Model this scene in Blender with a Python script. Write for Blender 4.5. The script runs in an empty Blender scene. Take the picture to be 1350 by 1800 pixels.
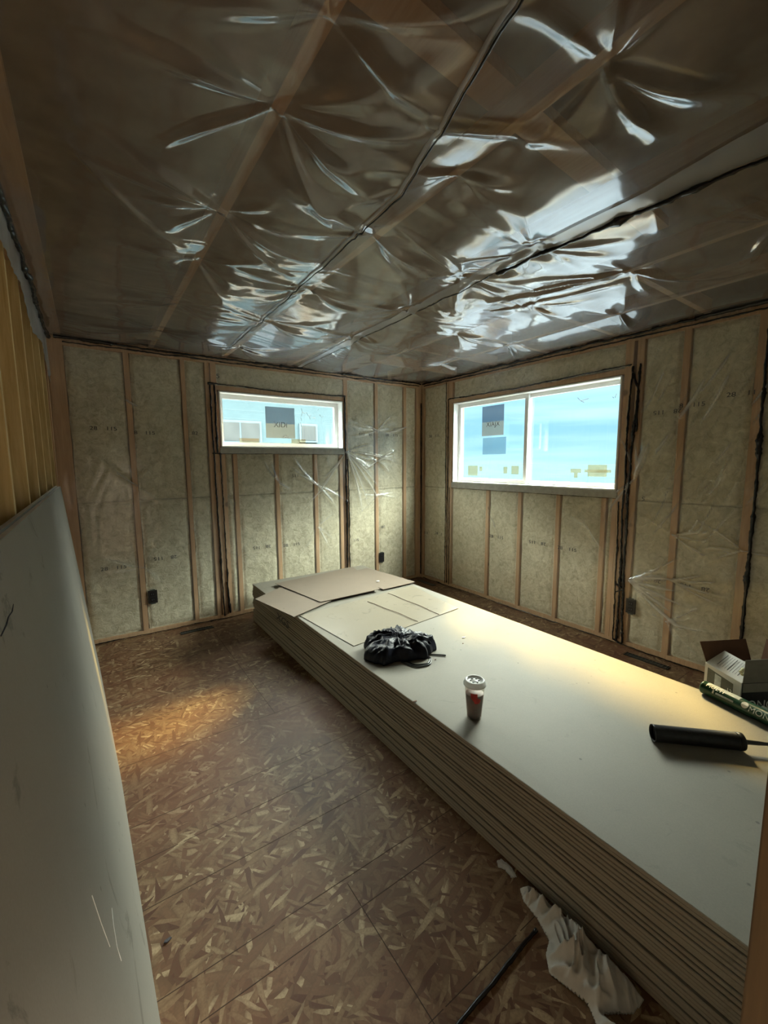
import bpy, bmesh, math, random
import numpy as np
from mathutils import Vector, Matrix
random.seed(7)
rng = np.random.default_rng(11)
scn = bpy.context.scene
col = scn.collection
H = 2.44
XL = -3.62      # left wall face
YF = -3.95      # front wall face (doorway the photographer stands in)

# ------------------------------------------------------------------ camera
CX, CY, CZ = -3.42449, -4.06188, 1.48481
yaw, pitch, roll = 0.610584, 0.118395, -0.006593
f = Vector((math.sin(yaw)*math.cos(pitch), math.cos(yaw)*math.cos(pitch), -math.sin(pitch)))
r0 = Vector((math.cos(yaw), -math.sin(yaw), 0)); u0 = r0.cross(f)
r = r0*math.cos(roll)+u0*math.sin(roll); u = -r0*math.sin(roll)+u0*math.cos(roll)
cd = bpy.data.cameras.new('camera'); cam = bpy.data.objects.new('camera', cd); col.objects.link(cam)
cam.matrix_world = Matrix(((r.x, u.x, -f.x, CX), (r.y, u.y, -f.y, CY), (r.z, u.z, -f.z, CZ), (0, 0, 0, 1)))
cd.sensor_fit = 'HORIZONTAL'; cd.sensor_width = 36; cd.lens = 736.447/1350*36
cd.clip_start = 0.01; cd.clip_end = 500
scn.camera = cam
scn.view_settings.view_transform = 'Standard'
scn.view_settings.look = 'None'
scn.view_settings.gamma = 1
scn.view_settings.exposure = 0.52
scn.view_settings.use_curve_mapping = False

# ------------------------------------------------------------------ world: pale overcast sky
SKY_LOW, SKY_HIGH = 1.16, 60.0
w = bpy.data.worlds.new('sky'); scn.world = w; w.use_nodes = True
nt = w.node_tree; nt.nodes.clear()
def wn(t, **k):
    n = nt.nodes.new(t)
    for a, b in k.items(): setattr(n, a, b)
    return n
tc = wn('ShaderNodeTexCoord'); sp = wn('ShaderNodeSeparateXYZ'); nt.links.new(tc.outputs['Generated'], sp.inputs[0])
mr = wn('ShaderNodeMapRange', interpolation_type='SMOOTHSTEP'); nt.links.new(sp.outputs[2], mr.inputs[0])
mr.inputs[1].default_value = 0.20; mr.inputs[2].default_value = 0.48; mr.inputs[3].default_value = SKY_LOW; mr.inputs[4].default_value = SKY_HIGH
mp = wn('ShaderNodeMapping'); mp.inputs['Scale'].default_value = (1.5, 1.5, 16); nt.links.new(tc.outputs['Generated'], mp.inputs[0])
ns = wn('ShaderNodeTexNoise'); ns.inputs['Scale'].default_value = 1.6; ns.inputs['Detail'].default_value = 3; nt.links.new(mp.outputs[0], ns.inputs[0])
cr = wn('ShaderNodeValToRGB'); cr.color_ramp.elements[0].position = .35; cr.color_ramp.elements[1].position = .65
cr.color_ramp.elements[0].color = (.36, .63, .79, 1); cr.color_ramp.elements[1].color = (.62, .86, .95, 1)
nt.links.new(ns.outputs[0], cr.inputs[0])
mrc = wn('ShaderNodeMapRange'); nt.links.new(sp.outputs[2], mrc.inputs[0]); mrc.inputs[1].default_value = .2; mrc.inputs[2].default_value = .35
mx = wn('ShaderNodeMix', data_type='RGBA'); nt.links.new(mrc.outputs[0], mx.inputs[0]); nt.links.new(cr.outputs[0], mx.inputs[6]); mx.inputs[7].default_value = (1, .91, .76, 1)
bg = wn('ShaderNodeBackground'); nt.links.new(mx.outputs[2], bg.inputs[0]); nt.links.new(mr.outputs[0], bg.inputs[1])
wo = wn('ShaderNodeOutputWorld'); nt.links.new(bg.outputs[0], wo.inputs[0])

# low warm sun, softened by thin cloud
sd = bpy.data.lights.new('sun', 'SUN'); sd.energy = 13.0; sd.angle = math.radians(7); sd.color = (1, .56, .13)
so = bpy.data.objects.new('sun', sd); col.objects.link(so)
so.rotation_euler = Vector((-.88, -.85, -1)).to_track_quat('-Z', 'Y').to_euler()
so.location = (4, 4, 6)
# unseen fill light, added behind the doorway to brighten the walls
hl = bpy.data.lights.new('fill_light', 'AREA'); hl.shape = 'DISK'; hl.size = .5; hl.spread = math.radians(95); hl.energy = 120; hl.color = (1, .90, .74)
ho = bpy.data.objects.new('fill_light', hl); col.objects.link(ho); ho.location = (-2.35, -4.75, 2.42)
# sky portals at the two windows
def portal(loc, rot, sx, sy):
    l = bpy.data.lights.new('window_portal', 'AREA'); l.shape = 'RECTANGLE'; l.size = sx; l.size_y = sy
    l.cycles.is_portal = True
    o = bpy.data.objects.new('window_portal', l); o.location = loc; o.rotation_euler = rot; col.objects.link(o)
portal((-1.76, .16, 1.885), (math.radians(-90), 0, 0), 1.3, .52)
portal((.16, -1.47, 1.695), (math.radians(90), 0, math.radians(90)), 1.85, .9)

# ------------------------------------------------------------------ materials
class NM:
    def __init__(s, name):
        s.m = bpy.data.materials.new(name); s.m.use_nodes = True; s.t = s.m.node_tree; s.t.nodes.clear()
        s.out = s.n('ShaderNodeOutputMaterial')
    def n(s, t, **k):
        x = s.t.nodes.new(t)
        for a, b in k.items(): setattr(x, a, b)
        return x
    def l(s, a, b): s.t.links.new(a, b)
    def coord(s, scale=(1, 1, 1), rot=(0, 0, 0), kind='Object'):
        c = s.n('ShaderNodeTexCoord'); m = s.n('ShaderNodeMapping')
        m.inputs['Scale'].default_value = scale; m.inputs['Rotation'].default_value = rot
        s.l(c.outputs[kind], m.inputs[0]); return m.outputs[0]
    def noise(s, vec, scale, detail=4, rough=.55, dist=0):
        x = s.n('ShaderNodeTexNoise'); x.inputs['Scale'].default_value = scale; x.inputs['Detail'].default_value = detail
        x.inputs['Roughness'].default_value = rough; x.inputs['Distortion'].default_value = dist
        s.l(vec, x.inputs['Vector']); return x.outputs[0]
    def ramp(s, fac, stops):
        x = s.n('ShaderNodeValToRGB'); e = x.color_ramp.elements
        while len(e) < len(stops): e.new(.5)
        for i, (p, c) in enumerate(stops): e[i].position = p; e[i].color = (*c, 1)
        s.l(fac, x.inputs[0]); return x.outputs[0]
    def mix(s, fac, a, b, mode='MIX'):
        x = s.n('ShaderNodeMix', data_type='RGBA', blend_type=mode)
        if isinstance(fac, (int, float)): x.inputs[0].default_value = fac
        else: s.l(fac, x.inputs[0])
        for i, v in ((6, a), (7, b)):
            if isinstance(v, tuple): x.inputs[i].default_value = (*v, 1)
            else: s.l(v, x.inputs[i])
        return x.outputs[2]
    def bump(s, h, strength, dist=.01):
        x = s.n('ShaderNodeBump'); x.inputs['Strength'].default_value = strength; x.inputs['Distance'].default_value = dist
        s.l(h, x.inputs['Height']); return x.outputs[0]
    def bsdf(s, base, rough=.6, normal=None, **k):
        x = s.n('ShaderNodeBsdfPrincipled')
        if isinstance(base, tuple): x.inputs['Base Color'].default_value = (*base, 1)
        else: s.l(base, x.inputs['Base Color'])
        x.inputs['Roughness'].default_value = rough
        if normal is not None: s.l(normal, x.inputs['Normal'])
        for a, b in k.items(): x.inputs[a.replace('_', ' ')].default_value = b
        s.l(x.outputs[0], s.out.inputs[0]); return x
def simple(name, c, rough=.6, var=.12, scale=30, bump=.1, **k):
    m = NM(name); v = m.coord(); n = m.noise(v, scale)
    lo = tuple(x*(1-var) for x in c); hi = tuple(min(1, x*(1+var)) for x in c)
    m.bsdf(m.ramp(n, [(.3, lo), (.7, hi)]), rough, m.bump(n, bump, .003), **k); return m.m
def wood(name, a, b, rough=.65, sc=(18, 18, 1.2)):
    m = NM(name); v = m.coord(sc); n = m.noise(v, 3, 6, .6, .6); v2 = m.coord(); n2 = m.noise(v2, 2.5, 2)
    c = m.ramp(n, [(.3, a), (.7, b)]); c = m.mix(m.ramp(n2, [(.35, (.0, .0, .0)), (.7, (.35, .35, .35))]), c, tuple(x*.7 for x in a))
    kn = m.n('ShaderNodeTexVoronoi'); kn.inputs['Scale'].default_value = 2.3; m.l(v2, kn.inputs['Vector'])
    k = m.ramp(kn.outputs[0], [(.045, (.8, .8, .8)), (.075, (0, 0, 0))])
    c = m.mix(k, c, tuple(x*.35 for x in a))
    m.bsdf(c, rough, m.bump(n, .15, .004)); return m.m
M = {}
M['stud'] = wood('spruce_wood', (.46, .275, .145), (.62, .41, .235))
M['stud_y'] = wood('yellow_spruce_wood', (.52, .38, .15), (.76, .62, .32))
M['truss'] = wood('truss_wood', (.50, .30, .15), (.66, .44, .25), sc=(18, 1.2, 18))
M['post'] = wood('door_post_wood', (.10, .075, .04), (.165, .125, .065))
M['sheath'] = simple('dark_sheathing', (.12, .065, .03), .8)
M['cavity'] = simple('attic_insulation', (.25, .19, .13), .95, .25, 6, .4)
M['sealant'] = simple('black_sealant', (.008, .008, .009), .25, .3, 60, .4)
M['ink'] = simple('black_ink', (.055, .055, .065), .7, .3, 120)
M['inkgrey'] = simple('grey_ink', (.12, .12, .13), .7, .3, 120)
M['white'] = simple('white_vinyl', (.80, .82, .82), .35, .03, 10, .02)
M['black'] = simple('black_plastic', (.012, .013, .014), .35, .2, 40)
M['blackdull'] = simple('black_cartridge_card', (.012, .012, .013), .42, .4, 70, .2, Specular_IOR_Level=.3)
M['green'] = simple('dark_green_plastic', (.010, .055, .032), .3, .2, 30)
M['greyprint'] = simple('pale_grey_print', (.42, .47, .46), .5, .2, 60)
M['labelwhite'] = simple('white_print', (.75, .76, .72), .5, .1, 60)
M['panel'] = simple('dark_green_grey_print', (.07, .085, .07), .5, .1, 50)
M['cream'] = simple('torn_foam', (.62, .60, .38), .8, .3, 50, .8)
M['card_in'] = simple('brown_cardboard', (.12, .055, .03), .8, .15, 20)
M['hall'] = simple('grey_wallboard', (.34, .32, .28), .9, .05, 5)
M['snow'] = simple('trodden_snow', (.056, .064, .076), .9, .03, .5, .1, Specular_IOR_Level=0)
M['siding'] = simple('pale_siding', (.036, .053, .060), .9, .05, 3, Specular_IOR_Level=0)
M['sidingtrim'] = simple('white_trim', (.052, .072, .082), .9, .05, 3, Specular_IOR_Level=0)
M['farglass'] = simple('house_window_glass', (.022, .024, .024), .3, .2, 3)
M['roofing'] = simple('roof_shingle', (.25, .27, .30), .9, .2, 8)

def insulation():
    m = NM('fibreglass_insulation'); v = m.coord((1, 1, 1)); n = m.noise(v, 22, 8, .72, .8); n2 = m.noise(v, 5, 4, .6, .5); n3 = m.noise(m.coord((90, 90, 60)), 2, 6, .8)
    c = m.ramp(n, [(.30, (.33, .29, .17)), (.5, (.66, .61, .45)), (.68, (.90, .86, .68))])
    c = m.mix(m.ramp(n2, [(.35, (.0, .0, .0)), (.7, (.4, .4, .4))]), c, (.46, .42, .28))
    c = m.mix(.25, c, m.ramp(n3, [(.3, (.35, .32, .22)), (.7, (.75, .73, .62))]))
    m.bsdf(c, .95, m.bump(n, .9, .012)); return m.m
M['batt'] = insulation()

def film(name, tint, haze, hazecol, rough, gain, base=.06, folds=False):
    """clear polyethylene sheet: see-through, milky, with a wet-looking gloss at a slant"""
    m = NM(name)
    tr = m.n('ShaderNodeBsdfTransparent'); tr.inputs[0].default_value = (*tint, 1)
    df = m.n('ShaderNodeBsdfDiffuse'); df.inputs[0].default_value = (*hazecol, 1)
    tl = m.n('ShaderNodeBsdfTranslucent'); tl.inputs[0].default_value = (*hazecol, 1)
    a = m.n('ShaderNodeMixShader'); a.inputs[0].default_value = .35; m.l(df.outputs[0], a.inputs[1]); m.l(tl.outputs[0], a.inputs[2])
    v = m.coord(); n = m.noise(v, 2.2, 3)
    hz = m.n('ShaderNodeMapRange'); m.l(n, hz.inputs[0]); hz.inputs[1].default_value = .3; hz.inputs[2].default_value = .7
    hz.inputs[3].default_value = haze*.7; hz.inputs[4].default_value = haze*1.3
    hzo = hz.outputs[0]
    if folds:     # milky creases; the added white also stands in for glints on them
        at = m.n('ShaderNodeAttribute'); at.attribute_name = 'fold'; ad = m.n('ShaderNodeMath', operation='ADD', use_clamp=True)
        m.l(hzo, ad.inputs[0]); m.l(at.outputs['Fac'], ad.inputs[1]); hzo = ad.outputs[0]
    b = m.n('ShaderNodeMixShader'); m.l(hzo, b.inputs[0]); m.l(tr.outputs[0], b.inputs[1]); m.l(a.outputs[0], b.inputs[2])
    gl = m.n('ShaderNodeBsdfGlossy'); gl.inputs['Roughness'].default_value = rough; gl.inputs[0].default_value = (.95, .97, 1, 1)
    g2 = m.n('ShaderNodeBsdfGlossy'); g2.inputs['Roughness'].default_value = .38; g2.inputs[0].default_value = (.92, .94, .97, 1)
    gm = m.n('ShaderNodeMixShader'); gm.inputs[0].default_value = .27; m.l(gl.outputs[0], gm.inputs[1]); m.l(g2.outputs[0], gm.inputs[2]); gl = gm
    fr = m.n('ShaderNodeLayerWeight'); fr.inputs['Blend'].default_value = .5
    p = m.n('ShaderNodeMath', operation='POWER'); m.l(fr.outputs['Facing'], p.inputs[0]); p.inputs[1].default_value = 3.2
    q = m.n('ShaderNodeMath', operation='MULTIPLY_ADD', use_clamp=True); m.l(p.outputs[0], q.inputs[0]); q.inputs[1].default_value = gain; q.inputs[2].default_value = base
    c = m.n('ShaderNodeMixShader'); m.l(q.outputs[0], c.inputs[0]); m.l(b.outputs[0], c.inputs[1]); m.l(gl.outputs[0], c.inputs[2])
    m.l(c.outputs[0], m.out.inputs[0]); return m.m
M['film_wall'] = film('wall_polyethylene', (.95, .95, .94), .05, (.93, .93, .90), .15, .55, .06, True)
M['film_ceil'] = film('ceiling_polyethylene', (.72, .69, .65), .25, (.47, .455, .43), .10, .76, .05)
M['film_flap'] = film('folded_polyethylene', (.75, .75, .74), .55, (.56, .57, .58), .18, .4, .06)
M['film_left'] = film('hanging_polyethylene', (.7, .7, .7), .6, (.50, .52, .53), .25, .3, .05)

def glass():
    m = NM('window_glass'); tr = m.n('ShaderNodeBsdfTransparent'); tr.inputs[0].default_value = (.86, .95, .98, 1)
    gl = m.n('ShaderNodeBsdfGlossy'); gl.inputs['Roughness'].default_value = .02
    a = m.n('ShaderNodeMixShader'); a.inputs[0].default_value = .06; m.l(tr.outputs[0], a.inputs[1]); m.l(gl.outputs[0], a.inputs[2])
    m.l(a.outputs[0], m.out.inputs[0]); return m.m
M['glass'] = glass()
def sticker(name, c, alpha):
    m = NM(name); tr = m.n('ShaderNodeBsdfTransparent'); tr.inputs[0].default_value = (*[x*1.0 for x in c], 1); df = m.n('ShaderNodeBsdfDiffuse'); df.inputs[0].default_value = (.25, .25, .23, 1)
    alpha = .12
    a = m.n('ShaderNodeMixShader'); a.inputs[0].default_value = alpha; m.l(tr.outputs[0], a.inputs[1]); m.l(df.outputs[0], a.inputs[2])
    m.l(a.outputs[0], m.out.inputs[0]); return m.m
M['stk_top'] = sticker('sticker_blue_grey', (.55, .55, .58), .62)
M['stk_low'] = sticker('sticker_beige', (.85, .72, .62), .72)
M['stk_pale'] = sticker('sticker_pale_beige', (.95, .82, .66), .5)
M['stk_blue'] = sticker('sticker_faint_blue', (.72, .80, .82), .45)

def osb():
    m = NM('oriented_strand_board'); outc = None
    base = m.coord(); warp = m.n('ShaderNodeTexNoise'); warp.inputs['Scale'].default_value = 9; m.l(base, warp.inputs['Vector'])
    wv = m.n('ShaderNodeVectorMath', operation='MULTIPLY_ADD'); m.l(warp.outputs['Color'], wv.inputs[0]); wv.inputs[1].default_value = (.02, .02, 0); m.l(base, wv.inputs[2])
    hts = None
    for i, (ang, sx, sy) in enumerate(((5, 9, 55), (72, 9, 42), (118, 11, 60), (28, 9, 46), (148, 14, 70), (95, 10, 50), (50, 17, 90), (165, 11, 52))):
        r_ = m.n('ShaderNodeVectorRotate'); r_.rotation_type = 'Z_AXIS'; r_.inputs['Angle'].default_value = math.radians(ang); m.l(wv.outputs[0], r_.inputs[0])
        s_ = m.n('ShaderNodeVectorMath', operation='MULTIPLY'); m.l(r_.outputs[0], s_.inputs[0]); s_.inputs[1].default_value = (sx, sy, 0)
        v = m.n('ShaderNodeTexVoronoi', voronoi_dimensions='2D'); v.inputs['Scale'].default_value = 1; m.l(s_.outputs[0], v.inputs['Vector'])
        s3 = m.n('ShaderNodeSeparateColor'); m.l(v.outputs['Color'], s3.inputs[0])
        c = m.ramp(s3.outputs[0], [(0, (.085, .033, .016)), (.18, (.15, .070, .036)), (.5, (.205, .118, .062)), (.85, (.27, .180, .098)), (1, (.50, .39, .24))])
        e = m.ramp(v.outputs['Distance'], [(.3, (0, 0, 0)), (.75, (.6, .6, .6))])
        c = m.mix(e, c, (.13, .075, .038))
        if outc is None: outc, hts = c, s3.outputs[1]
        else:
            g = m.n('ShaderNodeMath', operation='LESS_THAN'); m.l(s3.outputs[2], g.inputs[0]); g.inputs[1].default_value = 1.15/(i+1)
            outc = m.mix(g.outputs[0], outc, c)
            hm = m.n('ShaderNodeMix', data_type='FLOAT'); m.l(g.outputs[0], hm.inputs[0]); m.l(hts, hm.inputs[2]); m.l(s3.outputs[1], hm.inputs[3]); hts = hm.outputs[0]
    big = m.noise(base, 1.3, 3)
    outc = m.mix(m.ramp(big, [(.45, (0, 0, 0)), (.66, (.5, .5, .5))]), outc, (.20, .07, .035))
    fine = m.noise(base, 140, 3); outc = m.mix(m.ramp(fine, [(.35, (.35, .35, .35)), (.6, (0, 0, 0))]), outc, (.12, .07, .035))
    outc = m.mix(1.0, outc, (.84, .82, .80), 'MULTIPLY')
    m.bsdf(outc, .55, m.bump(hts, .25, .003), Specular_IOR_Level=.35); return m.m
M['osb'] = osb()

def wallboard(name, c, marks=.5, rough=.7, stretch=(1, 1, 1)):
    m = NM(name); v = m.coord(); n = m.noise(v, 3, 4); f_ = m.noise(v, 220, 2)
    col_ = m.ramp(n, [(.3, tuple(x*.93 for x in c)), (.7, tuple(min(1, x*1.05) for x in c))])
    col_ = m.mix(.12, col_, m.ramp(f_, [(.3, tuple(x*.6 for x in c)), (.7, tuple(min(1, x*1.3) for x in c))]))
    s_ = m.noise(m.coord((3*stretch[0], 3*stretch[1], 3*stretch[2]), (0.3, .1, .5)), 2.5, 8, .7, 1.4)
    k = m.ramp(s_, [(.60, (0, 0, 0)), (.66, (marks, marks, marks)), (.70, (0, 0, 0))])
    col_ = m.mix(k, col_, tuple(x*.5 for x in c))
    vo = m.n('ShaderNodeTexVoronoi'); vo.inputs['Scale'].default_value = 9; m.l(v, vo.inputs['Vector'])
    k2 = m.ramp(vo.outputs[0], [(.03, (.7, .7, .7)), (.06, (0, 0, 0))]); col_ = m.mix(k2, col_, tuple(x*.3 for x in c))
    m.bsdf(col_, rough, m.bump(f_, .08, .001)); return m.m
M['board_top'] = wallboard('drywall_back_paper', (.212, .196, .160), .25)
M['board_face'] = wallboard('drywall_grey_face', (.22, .208, .178), .9, .65, (1, .35, .5))
M['board_edge'] = wallboard('drywall_edge_paper', (.31, .275, .215), .35)
M['gypsum'] = simple('gypsum_edge', (.72, .71, .68), .9, .06, 50)
M['card'] = wallboard('tan_cardboard', (.19, .15, .112), .15)
M['card_worn'] = wallboard('worn_pale_cardboard', (.225, .195, .145), .8, .4)
M['boxwhite'] = wallboard('white_printed_card', (.62, .61, .56), .3)
def bagmat():
    m = NM('black_nylon'); v = m.coord(); n = m.noise(v, 18, 5, .6, 1.0)
    m.bsdf(m.ramp(n, [(.3, (.003, .004, .008)), (.7, (.008, .011, .024))]), .40, m.bump(n, .5, .008), Specular_IOR_Level=.22); return m.m
M['bag'] = bagmat()
M['cloth'] = simple('white_cotton_rag', (.50, .49, .45), .95, .12, 14, .5)
def plastic_clear(name, tint, a, rough=.08):
    m = NM(name); tr = m.n('ShaderNodeBsdfTransparent'); tr.inputs[0].default_value = (*tint, 1)
    gl = m.n('ShaderNodeBsdfPrincipled'); gl.inputs['Base Color'].default_value = (.75, .77, .76, 1); gl.inputs['Roughness'].default_value = rough
    x = m.n('ShaderNodeMixShader'); x.inputs[0].default_value = a; m.l(tr.outputs[0], x.inputs[1]); m.l(gl.outputs[0], x.inputs[2]); m.l(x.outputs[0], m.out.inputs[0]); return m.m
M['cup'] = plastic_clear('clear_cup_plastic', (.95, .93, .90), .09)
M['lid'] = plastic_clear('clear_lid_plastic', (.9, .93, .93), .72, .15)
M['drink'] = simple('red_brown_drink', (.075, .022, .012), .4, .5, 25, .1)
M['redlabel'] = simple('red_print', (.42, .03, .02), .5, .3, 60)

# ------------------------------------------------------------------ object helpers
def tag(o, label=None, cat=None, group=None, kind=None):
    for k, v in (('label', label), ('category', cat), ('group', group), ('kind', kind)):
        if v: o[k] = v
    return o
def pyobj(name, verts, faces, mat, parent=None, smooth=False, mats=None, idx=None):
    me = bpy.data.meshes.new(name); me.from_pydata([tuple(v) for v in verts], [], [tuple(f_) for f_ in faces]); me.update()
    for m_ in (mats or [mat]): me.materials.append(m_)
    if smooth: me.polygons.foreach_set('use_smooth', [True]*len(me.polygons))
    if idx is not None: me.polygons.foreach_set('material_index', idx)
    o = bpy.data.objects.new(name, me); col.objects.link(o)
    if parent: o.parent = parent
    return o
def bobj(name, bm, mat, parent=None, smooth=False, mats=None):
    bmesh.ops.recalc_face_normals(bm, faces=bm.faces)
    me = bpy.data.meshes.new(name); bm.to_mesh(me); bm.free()
    for m_ in (mats or [mat]): me.materials.append(m_)
    if smooth: me.polygons.foreach_set('use_smooth', [True]*len(me.polygons))
    o = bpy.data.objects.new(name, me); col.objects.link(o)
    if parent: o.parent = parent
    return o
def empty(name, loc=(0, 0, 0), rz=0):
    o = bpy.data.objects.new(name, None); o.empty_display_size = .05; o.location = loc; o.rotation_euler = (0, 0, rz); col.objects.link(o); return o
def addbox(bm, x0, x1, y0, y1, z0, z1, bevel=0, mat=0):
    g = bmesh.ops.create_cube(bm, size=1)
    c = Vector(((x0+x1)/2, (y0+y1)/2, (z0+z1)/2)); s = (abs(x1-x0), abs(y1-y0), abs(z1-z0))
    for v in g['verts']: v.co = Vector((v.co.x*s[0], v.co.y*s[1], v.co.z*s[2])) + c
    fs = {f_ for v in g['verts'] for f_ in v.link_faces}
    for f_ in fs: f_.material_index = mat
    if bevel:
        es = {e for v in g['verts'] for e in v.link_edges}
        bmesh.ops.bevel(bm, geom=list(es), offset=bevel, segments=2, affect='EDGES', clamp_overlap=True)
def box(name, x0, x1, y0, y1, z0, z1, mat, parent=None, bevel=0):
    bm = bmesh.new(); addbox(bm, x0, x1, y0, y1, z0, z1, bevel); return bobj(name, bm, mat, parent)
def tube_mesh(pts, rads, seg=8, close=True):
    pts = [Vector(p) for p in pts]; n = len(pts); V = []; F = []
    if not isinstance(rads, (list, tuple, np.ndarray)): rads = [rads]*n
    up = Vector((0.13, .29, .95)).normalized()
    for i, p in enumerate(pts):
        t = (pts[min(i+1, n-1)]-pts[max(i-1, 0)]).normalized()
        a = t.cross(up)
        if a.length < .05: a = t.cross(Vector((1, 0, 0)))
        a.normalize(); b = t.cross(a).normalized()
        for k in range(seg):
            th = 2*math.pi*k/seg; V.append(p + (a*math.cos(th)+b*math.sin(th))*rads[i])
    for i in range(n-1):
        for k in range(seg):
            k2 = (k+1) % seg; F.append((i*seg+k, i*seg+k2, (i+1)*seg+k2, (i+1)*seg+k))
    if close: F.append(tuple(range(seg))); F.append(tuple((n-1)*seg+k for k in range(seg)))
    return V, F
def lathe(prof, seg=32, cap=True):
    V = []; F = []; n = len(prof)
    for (rr, z) in prof:
        for k in range(seg):
            t = 2*math.pi*k/seg; V.append((rr*math.cos(t), rr*math.sin(t), z))
    for i in range(n-1):
        for k in range(seg):
            k2 = (k+1) % seg; F.append((i*seg+k, i*seg+k2, (i+1)*seg+k2, (i+1)*seg+k))
    if cap: F.append(tuple(range(seg))); F.append(tuple((n-1)*seg+k for k in range(seg)))
    return V, F
def text_obj(name, s, size, mat, M4, parent=None, extr=.0004, sx=1, shear=0):
    cu = bpy.data.curves.new('t', 'FONT'); cu.body = s; cu.size = size; cu.extrude = extr; cu.align_x = 'CENTER'; cu.align_y = 'CENTER'; cu.shear = shear
    t = bpy.data.objects.new('t', cu); col.objects.link(t)
    dg = bpy.context.evaluated_depsgraph_get(); me = bpy.data.meshes.new_from_object(t.evaluated_get(dg))
    bpy.data.objects.remove(t); bpy.data.curves.remove(cu)
    me.transform(M4 @ Matrix.Diagonal((sx, 1, 1, 1))); me.materials.clear(); me.materials.append(mat); me.name = name
    o = bpy.data.objects.new(name, me); col.objects.link(o)
    if parent: o.parent = parent
    return o
def basis(o, x, y):
    x = Vector(x).normalized(); y = Vector(y); z = x.cross(y).normalized(); y = z.cross(x)
    return Matrix(((x.x, y.x, z.x, o[0]), (x.y, y.y, z.y, o[1]), (x.z, y.z, z.z, o[2]), (0, 0, 0, 1)))
# smooth value noise on arrays
_T = rng.random((256, 256))
def vnoise(x, y, seed=0):
    x = np.asarray(x, float)+seed*17.3; y = np.asarray(y, float)+seed*9.1
    xi = np.floor(x).astype(int); yi = np.floor(y).astype(int); fx = x-xi; fy = y-yi
    fx = fx*fx*(3-2*fx); fy = fy*fy*(3-2*fy)
    g = lambda a, b: _T[a % 256, b % 256]
    return (g(xi, yi)*(1-fx)+g(xi+1, yi)*fx)*(1-fy)+(g(xi, yi+1)*(1-fx)+g(xi+1, yi+1)*fx)*fy
def fbm(x, y, o=4, seed=0):
    s = 0; a = .5
    for k in range(o): s = s+a*vnoise(x*2**k, y*2**k, seed+k); a *= .5
    return s
def crease(A, B, a0, b0, a1, b1, w0, w1, h):
    """a fold running from (a0,b0) to (a1,b1), widening from w0 to w1 and dying out"""
    dx, dy = a1-a0, b1-b0; L = math.hypot(dx, dy); dx /= L; dy /= L
    t = ((A-a0)*dx+(B-b0)*dy)/L; bow = .04*L*np.sin(t*3.1)
    d = (A-a0)*-dy+(B-b0)*dx-bow
    tt = np.clip(t, 0, 1); wd = w0+(w1-w0)*tt
    e = np.where((t > 0) & (t < 1), np.sin(np.pi*np.clip(tt*.9+.1, 0, 1))**.6*(1-.6*tt), 0)
    return h*e*np.exp(-(d/wd)**2)
def grid_faces(nx, ny, keep=None):
    F = []
    for j in range(ny-1):
        for i in range(nx-1):
            if keep is None or keep[j, i]: a = j*nx+i; F.append((a, a+1, a+nx+1, a+nx))
    return F

# ================================================================== SHELL
fl = box('floor', -3.90, .02, -5.4, .02, -.06, 0, M['osb']); tag(fl, kind='structure')
bm = bmesh.new()
for y in (-1.14, -1.385, -1.76, -2.188, -2.38, -2.585, -2.88, -2.996, -.62, -3.35):
    x = -3.6
    while x < -.05:
        dx = random.uniform(.2, .6); addbox(bm, x, min(x+dx, -.05), y-.0012, y+.0012, 0, .0004); x += dx+random.uniform(.0, .03)
for x, y0, y1 in ((-2.62, -1.76, -.3), (-2.78, -3.6, -2.9)):
    addbox(bm, x-.0012, x+.0012, y0, y1, 0, .0006)
bobj('panel_line', bm, simple('panel_line_ink', (.05, .028, .016), .9), fl)

# wall plane mapping: a along the wall, z up, d outwards from the room
MAPS = {'back': lambda a, z, d: (a, d, z), 'right': lambda a, z, d: (d, a, z), 'left': lambda a, z, d: (XL-d, a, z)}
def wbox(wall, name, a0, a1, z0, z1, d0, d1, mat, parent, bevel=.0015):
    p = MAPS[wall](a0, z0, d0); q = MAPS[wall](a1, z1, d1)
    return box(name, min(p[0], q[0]), max(p[0], q[0]), min(p[1], q[1]), max(p[1], q[1]), z0, z1, mat, parent, bevel)
DEP = .14
def sheathing(name, wall, A0, A1, hole):
    bm = bmesh.new(); a0, a1, z0, z1 = hole
    for (p0, p1, q0, q1) in ((A0, A1, -.06, z0), (A0, A1, z1, 2.7), (A0, a0, z0, z1), (a1, A1, z0, z1)):
        P = MAPS[wall](p0, q0, DEP); Q = MAPS[wall](p1, q1, DEP+.03)
        addbox(bm, min(P[0], Q[0]), max(P[0], Q[0]), min(P[1], Q[1]), max(P[1], Q[1]), q0, q1)
    return tag(bobj(name, bm, M['sheath']), kind='structure')
W1 = (-2.410, -1.120, 1.630, 2.140)      # small window opening  (X range, z range)
W2 = (-2.390, -.550, 1.248, 2.140)       # large window opening  (Y range, z range)
wb = sheathing('wall_back', 'back', XL-.14, DEP+.03, W1)
wr = sheathing('wall_right', 'right', -5.4, DEP, W2)
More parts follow.
